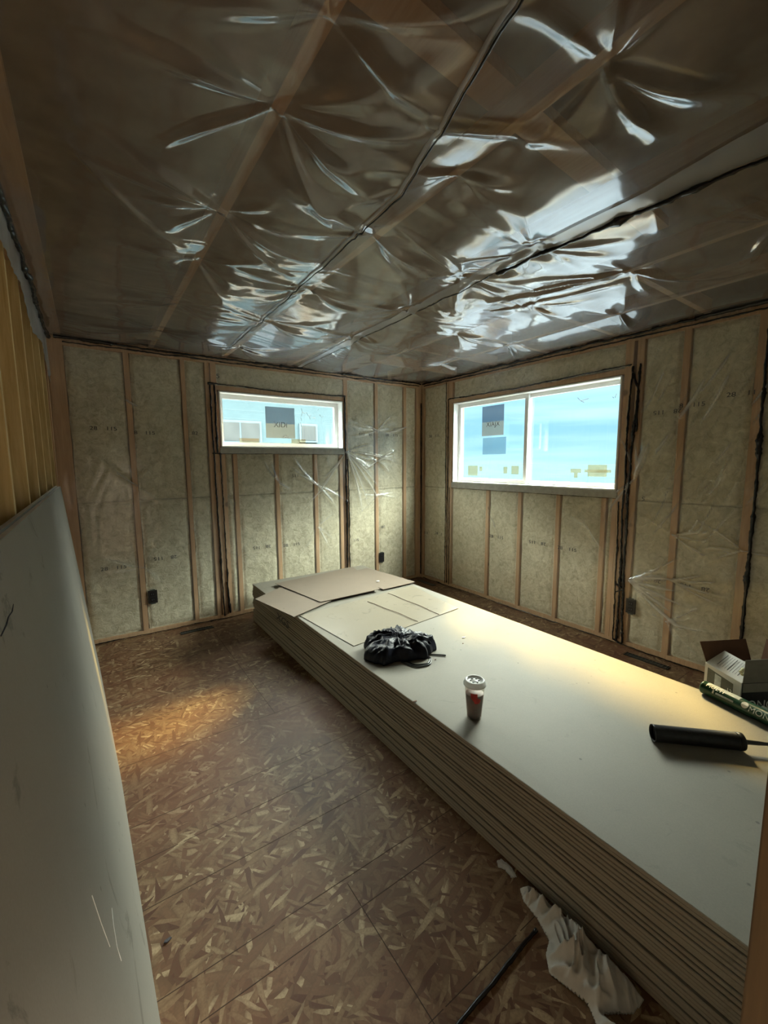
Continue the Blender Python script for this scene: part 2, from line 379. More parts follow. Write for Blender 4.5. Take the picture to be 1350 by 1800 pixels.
def studs(wall, parent, A0, A1, full, win, cripples, wside):
    wbox(wall, 'top_plate', A0, A1, 2.375, 2.44, 0, DEP, M['stud'], parent)
    wbox(wall, 'bottom_plate', A0, A1, 0, .042, 0, DEP, M['stud'], parent)
    for c, wd in full: wbox(wall, 'stud', c-wd/2, c+wd/2, .042, 2.375, 0, DEP, M['stud'], parent)
    a0, a1, z0, z1 = win
    wbox(wall, 'window_header', a0-wside, a1+wside, z1+.005, z1+.045, 0, DEP, M['stud'], parent)
    wbox(wall, 'rough_sill', a0-.005, a1+.005, z0-.055, z0-.006, 0, DEP, M['stud'], parent)
    for c in cripples: wbox(wall, 'cripple_stud', c-.019, c+.019, .042, z0-.055, 0, DEP, M['stud'], parent)
studs('back', wb, XL, -.0, [(-3.57, .10), (-3.116, .04), (-2.70, .034), (-2.50, .038), (-2.448, .05), (-1.085, .05), (-.678, .038), (-.264, .038), (-.045, .085)],
      W1, [-2.395, -2.288, -1.882, -1.459, -1.150], .02)
studs('right', wr, -3.95, 0, [(-.018, .03), (-.455, .03), (-.505, .06), (-2.435, .06), (-2.515, .05), (-2.812, .042), (-3.215, .05), (-3.62, .04), (-3.92, .05)],
      W2, [-1.074, -1.480, -1.892, -2.300, -2.385], .02)

# left partition: open studs in front of dark boarding
wl = box('wall_left', XL-.16, XL-.14, -5.4, .14, -.06, 2.7, wood('brown_boarding', (.16, .085, .03), (.24, .14, .055))); tag(wl, kind='structure')
for y in (-.32, -.66, -1.13, -1.545, -1.95, -2.35, -2.75, -3.15, -3.55, -3.95):
    wbox('left', 'stud', y-.018, y+.018, .038, 2.36, 0, .14, M['stud_y'], wl)
wbox('left', 'stud', -.14, -.02, .038, 2.36, 0, .14, M['stud'], wl)
wbox('left', 'bottom_plate', -4.04, 0, 0, .038, 0, .14, M['stud_y'], wl)
wbox('left', 'top_plate', -4.04, 0, 2.36, 2.44, 0, .14, M['stud'], wl)

# front wall with the doorway the photo was taken from, and the hall behind it
bm = bmesh.new(); addbox(bm, -2.767, .14, YF-.10, YF-.005, 0, 2.44)
wf = tag(bobj('wall_front', bm, M['hall']), kind='structure')
box('door_post', -2.807, -2.769, YF-.10, YF, 0, 2.44, M['post'], wf, .002)
wh = tag(box('wall_hall', XL-.16, .14, -5.42, -5.40, -.06, 2.7, M['hall']), kind='structure')

# ceiling: roof structure over the plastic
ce = tag(box('ceiling', XL-.2, .2, -5.45, .2, 2.66, 2.70, M['cavity']), kind='structure')
for x in (-2.93, -2.345, -1.72, -1.095, -.50):
    box('truss_chord', x-.019, x+.019, -4.0, 0, 2.4425, 2.53, M['truss'], ce, .001)
box('nailing_strip', -3.60, -3.525, -4.0, 0, 2.4425, 2.48, M['truss'], ce, .001)
for y in (-2.33, -2.92, -1.73, -1.15, -.58, -3.5):
    for x0 in (-1.076, -.481):
        box('blocking', x0, x0+(.557 if x0 < -1 else .48), y-.018, y+.018, 2.4425, 2.53, M['truss'], ce, .001)
bm = bmesh.new(); addbox(bm, -3.5, -1.2, -.05, .05, 2.533, 2.57); bmesh.ops.rotate(bm, verts=bm.verts, cent=(-2.7, 0, 2.55), matrix=Matrix.Rotation(math.radians(3), 3, 'Z'))
bmesh.ops.translate(bm, verts=bm.verts, vec=(0, -3.17, 0)); bobj('brace_board', bm, M['truss'], ce)
box('hall_ceiling', -3.7, .1, -5.4, -4.05, 2.44, 2.47, M['hall'], ce)

# ================================================================== WINDOWS
def window(name, wall, win, depth, split=None):
    a0, a1, z0, z1 = win
    bm = bmesh.new()
    def ab(bm, p0, p1, q0, q1, d0, d1, bev=.002):
        P = MAPS[wall](p0, q0, d0); Q = MAPS[wall](p1, q1, d1)
        addbox(bm, min(P[0], Q[0]), max(P[0], Q[0]), min(P[1], Q[1]), max(P[1], Q[1]), q0, q1, bev)
    t = .012   # white liner
    ab(bm, a0, a1, z1-t, z1, -.004, depth+.04); ab(bm, a0, a1, z0, z0+t, -.004, depth+.04)
    ab(bm, a0, a0+t, z0+t, z1-t, -.004, depth+.04); ab(bm, a1-t, a1, z0+t, z1-t, -.004, depth+.04)
    root = tag(bobj(name, bm, M['white']), kind='structure')
    def sash(p0, p1, dd, fw):
        bm = bmesh.new()
        ab(bm, p0, p1, z1-t-fw, z1-t, dd, dd+.03); ab(bm, p0, p1, z0+t, z0+t+fw, dd, dd+.03)
        ab(bm, p0, p0+fw, z0+t+fw, z1-t-fw, dd, dd+.03); ab(bm, p1-fw, p1, z0+t+fw, z1-t-fw, dd, dd+.03)
        s = bobj('sash', bm, M['white'], root)
        bm = bmesh.new(); ab(bm, p0+fw, p1-fw, z0+t+fw, z1-t-fw, dd+.013, dd+.016, 0); bobj('pane', bm, M['glass'], s)
        return s
    if split is None: ss = [sash(a0+t, a1-t, depth, .042)]
    else: ss = [sash(split-.02, a1-t, depth-.025, .04), sash(a0+t, split+.02, depth+.008, .035)]
    bm = bmesh.new(); ab(bm, a0-.012, a1+.012, z0-.060, z0-.001, -.010, -.001, .002)
    bobj('sill_strip', bm, M['film_left'] if False else simple('grey_sill_film', (.34, .33, .29), .45, .15, 25, .3), root)
    return root, ss
w1, s1 = window('window_1', 'back', W1, .095)
w2, s2 = window('window_2', 'right', W2, .095, -1.475)
def stk(parent, wall, a0, a1, z0, z1, d, mat, name='sticker'):
    P = MAPS[wall](a0, z0, d); Q = MAPS[wall](a1, z1, d+.0006)
    return box(name, min(P[0], Q[0]), max(P[0], Q[0]), min(P[1], Q[1]), max(P[1], Q[1]), z0, z1, mat, parent)
dW = .104
stk(s1[0], 'back', -1.945, -1.635, 1.88, 2.045, dW, M['stk_top']); b = stk(s1[0], 'back', -1.945, -1.635, 1.735, 1.88, dW, M['stk_low'])
text_obj('sticker_lettering', 'XIDI', .075, M['inkgrey'], basis((-1.79, dW-.0012, 1.868), (1, 0, 0), (0, 0, 1)), s1[0], sx=1.0)
text_obj('sticker_lettering', 'AIJSA', .03, M['inkgrey'], basis((-1.74, dW-.0012, 1.752), (1, 0, 0), (0, 0, 1)), s1[0])
for (a, z0) in ((-2.03, 0), (-1.98, .0)):
    pass
stk(s1[0], 'back', -2.21, -2.02, 1.684, 1.725, dW-.004, M['stk_pale']); stk(s1[0], 'back', -1.68, -1.52, 1.684, 1.73, dW-.004, M['stk_pale'])
dR = .078
stk(s2[0], 'right', -1.20, -.91, 1.90, 2.065, dR, M['stk_top']); stk(s2[0], 'right', -1.20, -.91, 1.755, 1.90, dR, M['stk_low'])
stk(s2[0], 'right', -1.235, -.925, 1.56, 1.735, dR, M['stk_blue'])
text_obj('sticker_lettering', 'XIAJX', .07, M['inkgrey'], basis((dR-.0012, -1.06, 1.872), (0, -1, 0), (0, 0, 1)), s2[0])
for (a0, a1, z0, z1, s) in ((-.86, -.715, 1.33, 1.44, 0), (-.925, -.885, 1.38, 1.43, 0), (-1.26, -1.21, 1.36, 1.43, 0), (-1.40, -1.31, 1.355, 1.44, 0)):
    stk(s2[s], 'right', a0, a1, z0, z1, dR, M['stk_pale'])
for (a0, a1, z0, z1) in ((-2.03, -1.93, 1.38, 1.415), (-2.0, -1.965, 1.335, 1.38), (-2.255, -2.09, 1.35, 1.45), (-2.29, -2.06, 1.385, 1.41)):
    stk(s2[1], 'right', a0, a1, z0, z1, .111, M['stk_pale'])
# scribbled marker strokes on the glass
def strokes(parent, wall, a, z, d, lst, rad=.0022):
    V = []; F = []
    for st in lst:
        pts = [MAPS[wall](a+p[0], z+p[1], d) for p in st]
        v, f_ = tube_mesh(pts, rad, 5); o = len(V); V += v; F += [tuple(i+o for i in q) for q in f_]
    return pyobj('marker_scribble', V, F, M['ink'], parent)
strokes(s1[0], 'back', -1.56, 2.0, dW-.004, [[(0, .05), (.012, .01), (-.002, -.03)], [(.012, .01), (.04, -.005), (.06, .01), (.075, -.02), (.10, -.03), (.11, -.01)],
        [(.09, -.03), (.10, -.06)], [(.12, -.04), (.16, -.045)], [(-.005, -.05), (0, -.08)], [(-.012, -.1), (-.005, -.13)], [(.21, .0), (.225, -.02)], [(.235, -.03), (.25, -.02)], [(.19, .04), (.2, .055)]])
strokes(s2[1], 'right', -2.0, 2.0, .106, [[(.03, .03), (0, 0), (-.07, .012)], [(0, 0), (-.03, -.015)], [(-.29, -.01), (-.30, .02)], [(-.27, .0), (-.28, -.01)]], .0018)

# ================================================================== OUTDOORS
gr = tag(box('ground', -60, 13, -60, 30, -.72, -.62, M['snow']), kind='structure')
tag(box('field', 13.01, 260, -200, 260, -.72, -.62, simple('distant_field', (.0125, .0215, .0255), .95, .2, .15, .05, Specular_IOR_Level=0)), kind='structure')
hs = box('neighbour_house', -7.5, 6.5, 6.0, 10, -.62, 4.2, M['siding'])
tag(hs, 'pale clapboard house seen through the small window', 'house')
bm = bmesh.new()
z = -.5
while z < 4.1: addbox(bm, -7.5, 6.5, 5.997, 6.0, z, z+.010); z += .2
bobj('siding_lap', bm, M['sidingtrim'], hs)
for (x0, x1, z0, z1, two) in ((-.93, -.02, 2.0, 2.42, True), (1.05, 1.45, 2.05, 2.42, False)):
    wn_ = box('window', x0-.05, x1+.05, 5.95, 6.0, z0-.05, z1+.05, M['sidingtrim'], hs)
    if two:
        mid = (x0+x1)/2; box('pane', x0, mid-.02, 5.94, 5.952, z0, z1, M['farglass'], wn_); box('pane', mid+.02, x1, 5.94, 5.952, z0, z1, M['farglass'], wn_)
    else: box('pane', x0, x1, 5.94, 5.952, z0, z1, M['farglass'], wn_)
bm = bmesh.new()
v = [bm.verts.new(p) for p in ((-7.9, 5.5, 4.15), (6.9, 5.5, 4.15), (6.9, 10.5, 4.15), (-7.9, 10.5, 4.15), (-7.9, 8, 5.9), (6.9, 8, 5.9))]
for q in ((0, 1, 5, 4), (2, 3, 4, 5), (0, 4, 3), (1, 2, 5), (3, 2, 1, 0)): bm.faces.new([v[i] for i in q])
bobj('roof', bm, M['roofing'], hs)

# ================================================================== INSULATION BATTS
def batt(wall, a0, a1, z0, z1, label, seed, txt=()):
    g = .002; a0 += g; a1 -= g; wdt = a1-a0; hgt = z1-z0
    nx = max(7, int(wdt/.018)); ny = max(8, int(hgt/.022))
    A, Z = np.meshgrid(np.linspace(0, 1, nx), np.linspace(0, 1, ny))
    edge = np.minimum(np.minimum(A, 1-A)*wdt, np.minimum(Z, 1-Z)*hgt)
    n = fbm((A*wdt+seed*3.1)*9, (Z*hgt+seed)*9, 4, seed)
    wob = (vnoise(Z*hgt*9+seed, Z*0+seed, 3)-.5)*.016
    d = .016*np.exp(-edge/.010) + (n-.5)*.022*np.clip(edge/.03, 0, 1) + .009
    d = np.clip(d, .0015, .05)
    AA = a0+A*wdt+np.where(A < .5, 1, -1)*np.abs(wob)*np.clip(1-np.minimum(A, 1-A)*wdt/.03, 0, 1)
    ZZ = z0+Z*hgt
    V = [MAPS[wall](a, zz, dd) for a, zz, dd in zip(AA.ravel(), ZZ.ravel(), d.ravel())]
    F = grid_faces(nx, ny)
    ring = [i for i in range(nx)]+[j*nx+nx-1 for j in range(1, ny)]+[(ny-1)*nx+i for i in range(nx-2, -1, -1)]+[j*nx for j in range(ny-2, 0, -1)]
    base = len(V)
    for i in ring:
        j, k = divmod(i, nx); V.append(MAPS[wall](a0+wdt*k/(nx-1), ZZ.ravel()[i], .12))
    m_ = len(ring)
    for k in range(m_): F.append((ring[k], ring[(k+1) % m_], base+(k+1) % m_, base+k))
    F.append(tuple(range(base, base+m_)))
    o = pyobj('insulation_batt', V, F, M['batt'], smooth=True)
    tag(o, label, 'insulation')
    return o
STAMPS = []
def stamp(wall, a, z, s, parent, flip=False, size=.042):
    if wall == 'back': x = (1, 0, 0)
    else: x = (0, -1, 0)
    y = (0, 0, 1)
    if flip: x = tuple(-c for c in x); y = (0, 0, -1)
    ws = s.split(); tot = len(s)*size*.62*1.25; pos = -tot/2; c = Vector(MAPS[wall](a, z, -.0075))
    for w_ in ws:
        wd = len(w_)*size*.62*1.25; q = c+Vector(x)*(pos+wd/2); pos += wd+size*.9
        text_obj('printed_stamp', w_, size, M['ink'], basis(q, x, y), parent, extr=.0006, sx=1.25)
SEAM = 1.175
g_ = .042; tp = 2.375
bays = [(-3.52, -3.136, 'cream insulation batt at the left end of back wall'),
        (-3.096, -2.717, 'cream insulation batt second from left on back wall'),
        (-2.683, -2.519, 'narrow cream insulation batt left of small window')]
k = 0
for a0, a1, s in bays:
    batt('back', a0, a1, g_, SEAM, s+', lower piece', k); k += 1
    batt('back', a0, a1, SEAM+.002, tp, s+', upper piece', k); k += 1
batt('back', -2.52+.04, -1.06, 2.187, tp, 'low wide insulation strip above the small window', k); k += 1
under = [(-2.376, -2.307, 'very thin insulation sliver under the left end of the small window'),
         (-2.269, -1.901, 'insulation batt under the left half of the small window'),
         (-1.863, -1.478, 'insulation batt under the right half of the small window'),
         (-1.440, -1.169, 'insulation batt under the right end of the small window')]
for a0, a1, s in under:
    batt('back', a0, a1, g_, SEAM, s+', tall lower piece', k); k += 1
    batt('back', a0, a1, SEAM+.002, 1.573, s+', short upper piece', k); k += 1
for a0, a1, s in [(-1.058, -.697, 'insulation batt just right of the small window'), (-.659, -.283, 'insulation batt second to the right of the small window'),
                  (-.245, -.088, 'narrow insulation batt next to the far room corner on the back wall')]:
    batt('back', a0, a1, g_, SEAM, s+', lower piece', k); k += 1
    batt('back', a0, a1, SEAM+.002, tp, s+', upper piece', k); k += 1
for a0, a1, s in [(-.44, -.034, 'insulation batt between the far corner and the large window')]:
    batt('right', a0, a1, g_, SEAM, s+', lower piece', k); k += 1
    batt('right', a0, a1, SEAM+.002, tp, s+', upper piece', k); k += 1
batt('right', -2.405+.0, -.535, 2.187, tp, 'long low insulation strip above the large window', k); k += 1
for a0, a1, s in [(-1.055, -.535, 'leftmost wide insulation batt under the large window'), (-1.461, -1.093, 'second insulation batt from the left under the large window'),
                  (-1.873, -1.499, 'third insulation batt from the left under the large window'), (-2.281, -1.911, 'rightmost wide insulation batt under the large window'),
                  (-2.366, -2.319, 'thin insulation sliver under the right end of the large window')]:
    batt('right', a0, a1, g_, 1.19, s, k); k += 1
for a0, a1, s in [(-2.791, -2.54, 'insulation batt just right of the large window behind streaky plastic'), (-3.19, -2.833, 'wide insulation batt second to the right of the large window'),
                  (-3.60, -3.24, 'insulation batt at the right edge of the picture beyond the sealed stud')]:
    batt('right', a0, a1, g_, SEAM, s+', lower piece', k); k += 1
    batt('right', a0, a1, SEAM+.002, tp, s+', upper piece', k); k += 1

# ================================================================== WALL FILM
def wall_film(wall, A0, A1, win, label, creases, fine, seed):
    na = int((A1-A0)/.009)+1; nz = int(2.44/.010)+1
    aa = np.linspace(A0, A1, na); zz = np.linspace(0.002, 2.438, nz)
    if win:   # snap lines onto the opening
        for v in (win[0]-.012, win[1]+.012): aa[np.abs(aa-v).argmin()] = v
        for v in (win[2]-.06, win[3]): zz[np.abs(zz-v).argmin()] = v
    A, Z = np.meshgrid(aa, zz)
    h = .003*np.clip(fbm(A*4, Z*4, 3, seed)-.35, 0, 1) + fine*.0025*np.abs(vnoise(A*16+3*vnoise(Z*3, A*2, 5), Z*7, seed+3)-.5)
    hc = 0
    for c in creases: hc = hc+crease(A, Z, *c)
    h = h+hc
    D = -.0045-np.clip(h*1.5, 0, .035)
    keep = None
    if win:
        ca = (aa[:-1]+aa[1:])/2; cz = (zz[:-1]+zz[1:])/2; CA, CZ_ = np.meshgrid(ca, cz)
        keep = ~((CA > win[0]-.012) & (CA < win[1]+.012) & (CZ_ > win[2]-.06) & (CZ_ < win[3]))
    V = [MAPS[wall](a, z, d) for a, z, d in zip(A.ravel(), Z.ravel(), D.ravel())]
    o = pyobj('vapour_barrier_film', V, grid_faces(na, nz, keep), M['film_wall'], smooth=True)
    at = o.data.attributes.new('fold', 'FLOAT', 'POINT'); at.data.foreach_set('value', np.clip(hc.ravel()*60-.06, 0, .6).astype(np.float32))  # crease whitening, partly painted highlight
    return tag(o, label, 'plastic sheet')
cb = []
R = random.Random(3)
def star(lst, a, z, n, L, angs, h=.008, w0=.004, w1=.016):
    for i in range(n):
        t = math.radians(R.choice(angs)+R.uniform(-16, 16)); l = L*R.uniform(.5, 1.2)
        lst.append((a, z, a+l*math.cos(t), z+l*math.sin(t), w0, w1*R.uniform(.6, 1.3), h*R.uniform(.5, 1.2)))
star(cb, -1.10, 1.60, 14, .75, (-50, -35, -25, -140, -60, 0), .012)
star(cb, -1.459, 1.25, 8, .4, (-45, -30, 150, 135), .010)
star(cb, -.678, 1.50, 14, .35, (0, 180, -30, 150, -160, 20), .010)
star(cb, -.678, 1.85, 9, .35, (0, 180, 25, 160), .007)
star(cb, -.678, 1.10, 8, .35, (0, 180, -30, 200), .006)
star(cb, -.264, 1.9, 8, .35, (180, 165, 195, 0), .006)
star(cb, -1.882, 1.3, 6, .3, (-45, 120), .006)
star(cb, -1.459, .8, 6, .35, (-60, -120, 45), .007)
star(cb, -3.1, 1.3, 5, .3, (-45, 45, 135), .006)
star(cb, -3.1, .6, 5, .3, (-45, 45, 170), .006)
for x, z in ((-2.7, .9), (-3.05, 1.95), (-2.3, .6)): star(cb, x, z, 5, .25, (-60, -20, 60, 150), .005)
fb = wall_film('back', XL+.004, -.004, W1, 'clear plastic vapour barrier over the back wall around the small window', cb, 1.0, 2)
for i in range(46):
    a = -1.9+R.random()*1.75; z = .7+R.random()*1.2; L = R.uniform(.1, .4); t = math.radians(R.choice((-42, -30, -150, -15, 15))+R.uniform(-12, 12))
    if -2.43 < a < -1.1 and z > 1.3: z -= .7
    cb.append((a, z, a+L*math.cos(t), z+L*math.sin(t), .003, R.uniform(.006, .014), R.uniform(.004, .009)))
cr_ = []
for i in range(70):   # long steep streaks right of the large window
    a = -2.5-R.random()*.95; z = .9+R.random()*1.15; L = R.uniform(.15, .55); t = math.radians(R.uniform(58, 74))
    cr_.append((a, z, a-L*math.cos(t)*1, z+L*math.sin(t), .007, R.uniform(.008, .016), R.uniform(.003, .009)))
star(cr_, -2.53, 1.35, 10, .4, (60, 75, -60, 100), .009)
star(cr_, -2.54, .55, 12, .5, (180, 200, 160, 215, 145), .010)
star(cr_, -2.812, .62, 12, .4, (180, 200, 0, -20, 150), .009)
star(cr_, -2.812, .95, 8, .35, (180, 215, 150, 20), .007)
star(cr_, -2.812, .3, 8, .35, (180, 150, 20, 220), .007)
star(cr_, -3.215, .9, 9, .35, (0, 20, -20, 180), .007)
star(cr_, -2.2, .9, 6, .3, (40, 60, -120), .006)
star(cr_, -1.2, .8, 5, .3, (40, 60, -120), .004)
for i in range(8):
    y = -.8-R.random()*1.5; cr_.append((y, 1.0+R.random()*.1, y-.12, 1.18, .003, .006, .004))
star(cr_, -.9, 2.26, 3, .4, (160, 175), .005)
frt = wall_film('right', -3.94, -.004, W2, 'clear plastic vapour barrier over the right wall around the large window', cr_, .8, 9)
# stamps printed on the film
for a, z, s, fl_ in ((-3.29, 1.765, '28  115', 0), (-3.02, 1.74, '8 115', 0), (-2.63, 1.75, '82', 0), (-3.30, .63, '28  115', 0), (-2.93, .665, '28 115', 1),
                     (-2.07, .655, '28 115', 1), (-1.76, .64, '28 115', 0), (-1.64, 1.355, '28 115', 1), (-.83, 1.80, '28 115', 1), (-.47, 1.80, '28 115', 0),
                     (-.60, .72, '28', 1), (-.98, .60, '115', 0)):
    stamp('back', a, z, s, fb, fl_)
for a, z, s, fl_ in ((-.235, 1.79, '28 115', 0), (-.10, .60, '115', 1), (-.33, .62, '28 1', 0), (-1.21, .705, '28 115', 0), (-1.70, .72, '28 115', 1), (-2.0, .71, '28 115', 0),
                     (-2.72, 1.83, '28 115', 1), (-2.87, 1.86, '8 115', 0), (-3.13, 1.90, '28 11', 0), (-2.67, .59, '28 115', 1), (-2.97, .60, '28 115', 1), (-2.60, 1.2, '5', 1)):
    stamp('right', a, z, s, frt, fl_)
stamp('back', -2.41, 2.265, '5', fb, 0, .055)

# ------------------------------------------------------------------ black acoustic sealant
def bead(parent, pts, rad=.004, wob=.003, step=.012, name='sealant_bead', blob=.15, seed=0, flat=None):
    rr = random.Random(seed+5); P = []; rads = []
    pts = [Vector(p) for p in pts]; wv = Vector((0, 0, 0)); rn = 1
    for i in range(len(pts)-1):
        a, b = pts[i], pts[i+1]; n = max(2, int((b-a).length/step))
        for k in range(n):
            wv = wv*.88+Vector((rr.gauss(0, wob*.35), rr.gauss(0, wob*.35), rr.gauss(0, wob*.35)))
            rn = rn*.7+.3*rr.uniform(.5, 1.4)
            if rr.random() < blob*.2: rn *= 1.5
            q = a.lerp(b, k/n)+wv
            if flat is not None: q[flat] = a.lerp(b, k/n)[flat]
            P.append(q); rads.append(rad*rn)
    P.append(pts[-1]); rads.append(rad*.6)
    V, F = tube_mesh(P, rads, 6); return pyobj(name, V, F, M['sealant'], parent, smooth=True)
yb = -.010
B_ = lambda pts, rad=.0045, s=0, w=.003, bl=.15: bead(fb, [(a, yb, z) for a, z in pts], rad, w, seed=s, flat=1, blob=bl)
R_ = lambda pts, rad=.0045, s=0, w=.003, bl=.15: bead(frt, [(yb, a, z) for a, z in pts], rad, w, seed=s, flat=0, blob=bl)
B_([(-3.56, 2.425), (-2.9, 2.422), (-1.8, 2.425), (-.02, 2.428)], .008, 1, .004); B_([(-3.52, 2.398), (-2.6, 2.395), (-1.6, 2.398), (-.05, 2.40)], .005, 2)
B_([(-3.57, 2.428), (-3.2, 2.422)], .015, 3, .005)
B_([(-2.485, 2.195), (-2.478, 1.5), (-2.47, .6), (-2.462, .03)], .0065, 4); B_([(-2.445, 2.19), (-2.445, 1.58)], .008, 5)
B_([(-2.425, 1.58), (-2.42, .9), (-2.415, .36)], .005, 6); B_([(-2.42, .36), (-2.405, .05)], .010, 7)
B_([(-2.49, 2.197), (-2.2, 2.19), (-1.8, 2.178), (-1.5, 2.192), (-1.085, 2.198)], .006, 8); B_([(-1.098, 2.19), (-1.10, 1.6), (-1.09, 1.0), (-1.10, .03)], .0085, 9)
B_([(-1.075, 1.6), (-1.062, .9), (-1.07, .03)], .006, 10); B_([(-2.49, 1.575), (-2.41, 1.57)], .006, 12)
B_([(-2.42, 1.571), (-1.11, 1.571)], .0022, 13, .001); B_([(-2.50, 2.195), (-2.44, 2.195)], .012, 14)
B_([(-3.6, .012), (-2.5, .012), (-1.2, .012), (-.05, .012)], .0035, 15, .003)
B_([(-.022, 2.2), (-.018, 1.2), (-.02, .05)], .0065, 16, .002)
R_([(-.02, 2.425), (-1.4, 2.425), (-2.6, 2.425), (-3.9, 2.43)], .009, 21, .004); R_([(-.05, 2.398), (-1.4, 2.396), (-2.5, 2.395), (-3.9, 2.392)], .0055, 22)
R_([(-2.85, 2.43), (-3.3, 2.425), (-3.9, 2.43)], .017, 23, .007, .6)
R_([(-.44, 2.385), (-.448, 1.2), (-.45, .03)], .004, 24); R_([(-.475, 2.19), (-.478, 1.19), (-.482, .04)], .0045, 25); R_([(-.51, 1.19), (-.515, .03)], .0045, 26)
R_([(-.478, 2.19), (-.52, 2.192)], .005, 27); R_([(-.5, 2.195), (-1.0, 2.185), (-1.5, 2.178), (-2.0, 2.195), (-2.46, 2.205)], .0055, 28)
R_([(-2.47, 2.19), (-2.455, 1.7), (-2.458, 1.2), (-2.47, .02)], .0065, 29, .004, .5); R_([(-2.52, 2.2), (-2.505, 1.7), (-2.49, 1.2), (-2.497, .6), (-2.51, .02)], .0075, 30, .004, .5)
R_([(-2.425, 1.16), (-2.432, .6), (-2.44, .03)], .0055, 31, .003, .4); R_([(-2.47, 2.15), (-2.512, 2.02), (-2.52, 1.7)], .008, 32)
R_([(-2.44, .035), (-2.515, .02)], .007, 33); R_([(-3.24, 2.36), (-3.245, 1.6), (-3.25, .8), (-3.245, .03)], .0085, 34, .003, .6)
R_([(-.05, .012), (-1.5, .012), (-3.9, .012)], .004, 35, .003); R_([(-.54, 1.185), (-2.42, 1.185)], .002, 36, .001)
R_([(-2.43, .50), (-2.50, .47), (-2.44, .43)], .005, 37, .004, .8)

# ================================================================== CEILING FILM
nx_ = 400; ny_ = 440
xa = np.linspace(XL, 0, nx_); ya = np.linspace(-4.03, 0, ny_)
X, Y = np.meshgrid(xa, ya)
sag = np.zeros_like(X)
ed = [-3.56, -2.93, -2.345, -1.72, -1.095, -.5, -.02]
for i in range(6):
    a, b = ed[i], ed[i+1]; t = np.clip((X-a)/(b-a), 0, 1); m_ = (X >= a) & (X < b)
    sag = np.where(m_, (.010+.028*vnoise(Y*1.3, Y*0+i*5.3, 2))*np.sin(np.pi*t)**1.2, sag)
hz = -sag
hz += .030*(fbm(X*.9+.5*Y, Y*2.4, 2, 4)-.5)                     # broad swells
wx = X+.25*vnoise(X*2, Y*2, 7); wy = Y+.10*vnoise(X*1.6, Y*1.6, 8)
ridge = 1-np.abs(2*vnoise(wx*1.5, wy*9, 21)-1); ridge2 = 1-np.abs(2*vnoise(wx*2.6, wy*22, 22)-1)
far = np.clip((Y+2.9)/1.2, 0, 1)                             # tighter, finer wrinkles towards the back wall
hz -= (.0040*(1-.4*far))*ridge*vnoise(X*1.1, Y*1.3, 9) + .0022*far*ridge2*vnoise(X*1.7, Y*2, 10)
hz -= .0022*(fbm(wx*9, wy*16, 2, 15)-.4)*np.clip(vnoise(X*1.5, Y*1.5, 30)*2-.6, 0, 1)
R2 = random.Random(5)
pins = [(-2.94, -2.88), (-2.94, -2.30), (-2.95, -1.86), (-2.93, -1.2), (-2.93, -.6), (-2.93, -3.17), (-2.32, -3.44), (-2.34, -2.97), (-2.35, -2.48), (-2.34, -1.83), (-2.34, -1.18), (-2.33, -.45),
        (-1.72, -2.80), (-1.78, -2.42), (-1.72, -1.9), (-1.72, -1.2), (-1.095, -2.94), (-1.095, -2.35), (-1.095, -1.7), (-1.095, -1.0), (-.5, -2.6), (-.5, -1.7), (-.5, -.9), (-1.1, -3.5)]
for (px, py) in pins:
    n = 9 if py > -2.6 else 7
    for i in range(n):
        base = R2.choice((0, 180)); t = math.radians(base+R2.gauss(0, 30)); L = R2.uniform(.22, .62)
        hz -= crease(X, Y, px, py, px+L*math.cos(t), py+L*math.sin(t), .006, R2.uniform(.025, .075), R2.uniform(.006, .017))
    d2 = ((X-px)**2+(Y-py)**2); hz += .010*np.exp(-d2/.008)
for i in range(26):    # loose folds along the seam
    y0 = -3.3+R2.random()*2.9; L = R2.uniform(.12, .35); s = R2.choice((-1, 1)); t = math.radians(R2.gauss(30, 22))
    hz -= crease(X, Y, -1.69, y0, -1.69+s*L*math.cos(t), y0+L*math.sin(t), .005, .025, R2.uniform(.004, .011))
for (x0, y0, x1, y1, w_, h_) in ((-2.94, -2.88, -3.2, -2.55, .022, .022), (-2.94, -2.88, -2.5, -3.1, .03, .02), (-2.94, -2.3, -2.5, -2.15, .014, .02), (-2.94, -2.3, -2.5, -1.95, .014, .02),
                                 (-1.25, -2.7, -1.12, -3.05, .03, .03), (-1.35, -2.55, -1.15, -3.0, .02, .022), (-1.45, -2.3, -1.12, -2.85, .03, .026), (-1.3, -2.2, -1.0, -2.9, .03, .02),
                                 (-3.38, -2.4, -2.95, -1.9, .016, .012), (-2.32, -3.44, -2.0, -3.45, .03, .022), (-2.6, -3.1, -2.1, -3.35, .04, .022)):
    hz -= crease(X, Y, x0, y0, x1, y1, w_*.4, w_, h_)
edge_d = np.minimum(np.minimum(X-XL, -X), np.minimum(-Y, Y+4.03))
hz *= np.clip(edge_d/.12, 0, 1)
Z = 2.4395+np.clip(hz, -.09, .0)
fc = pyobj('ceiling_film', np.stack([X.ravel(), Y.ravel(), Z.ravel()], 1).tolist(), grid_faces(nx_, ny_), M['film_ceil'], smooth=True)
tag(fc, 'wrinkled glossy plastic sheet stretched under the ceiling trusses', 'plastic sheet')
def zc(x, y): return float(Z[np.abs(ya-y).argmin(), np.abs(xa-x).argmin()])
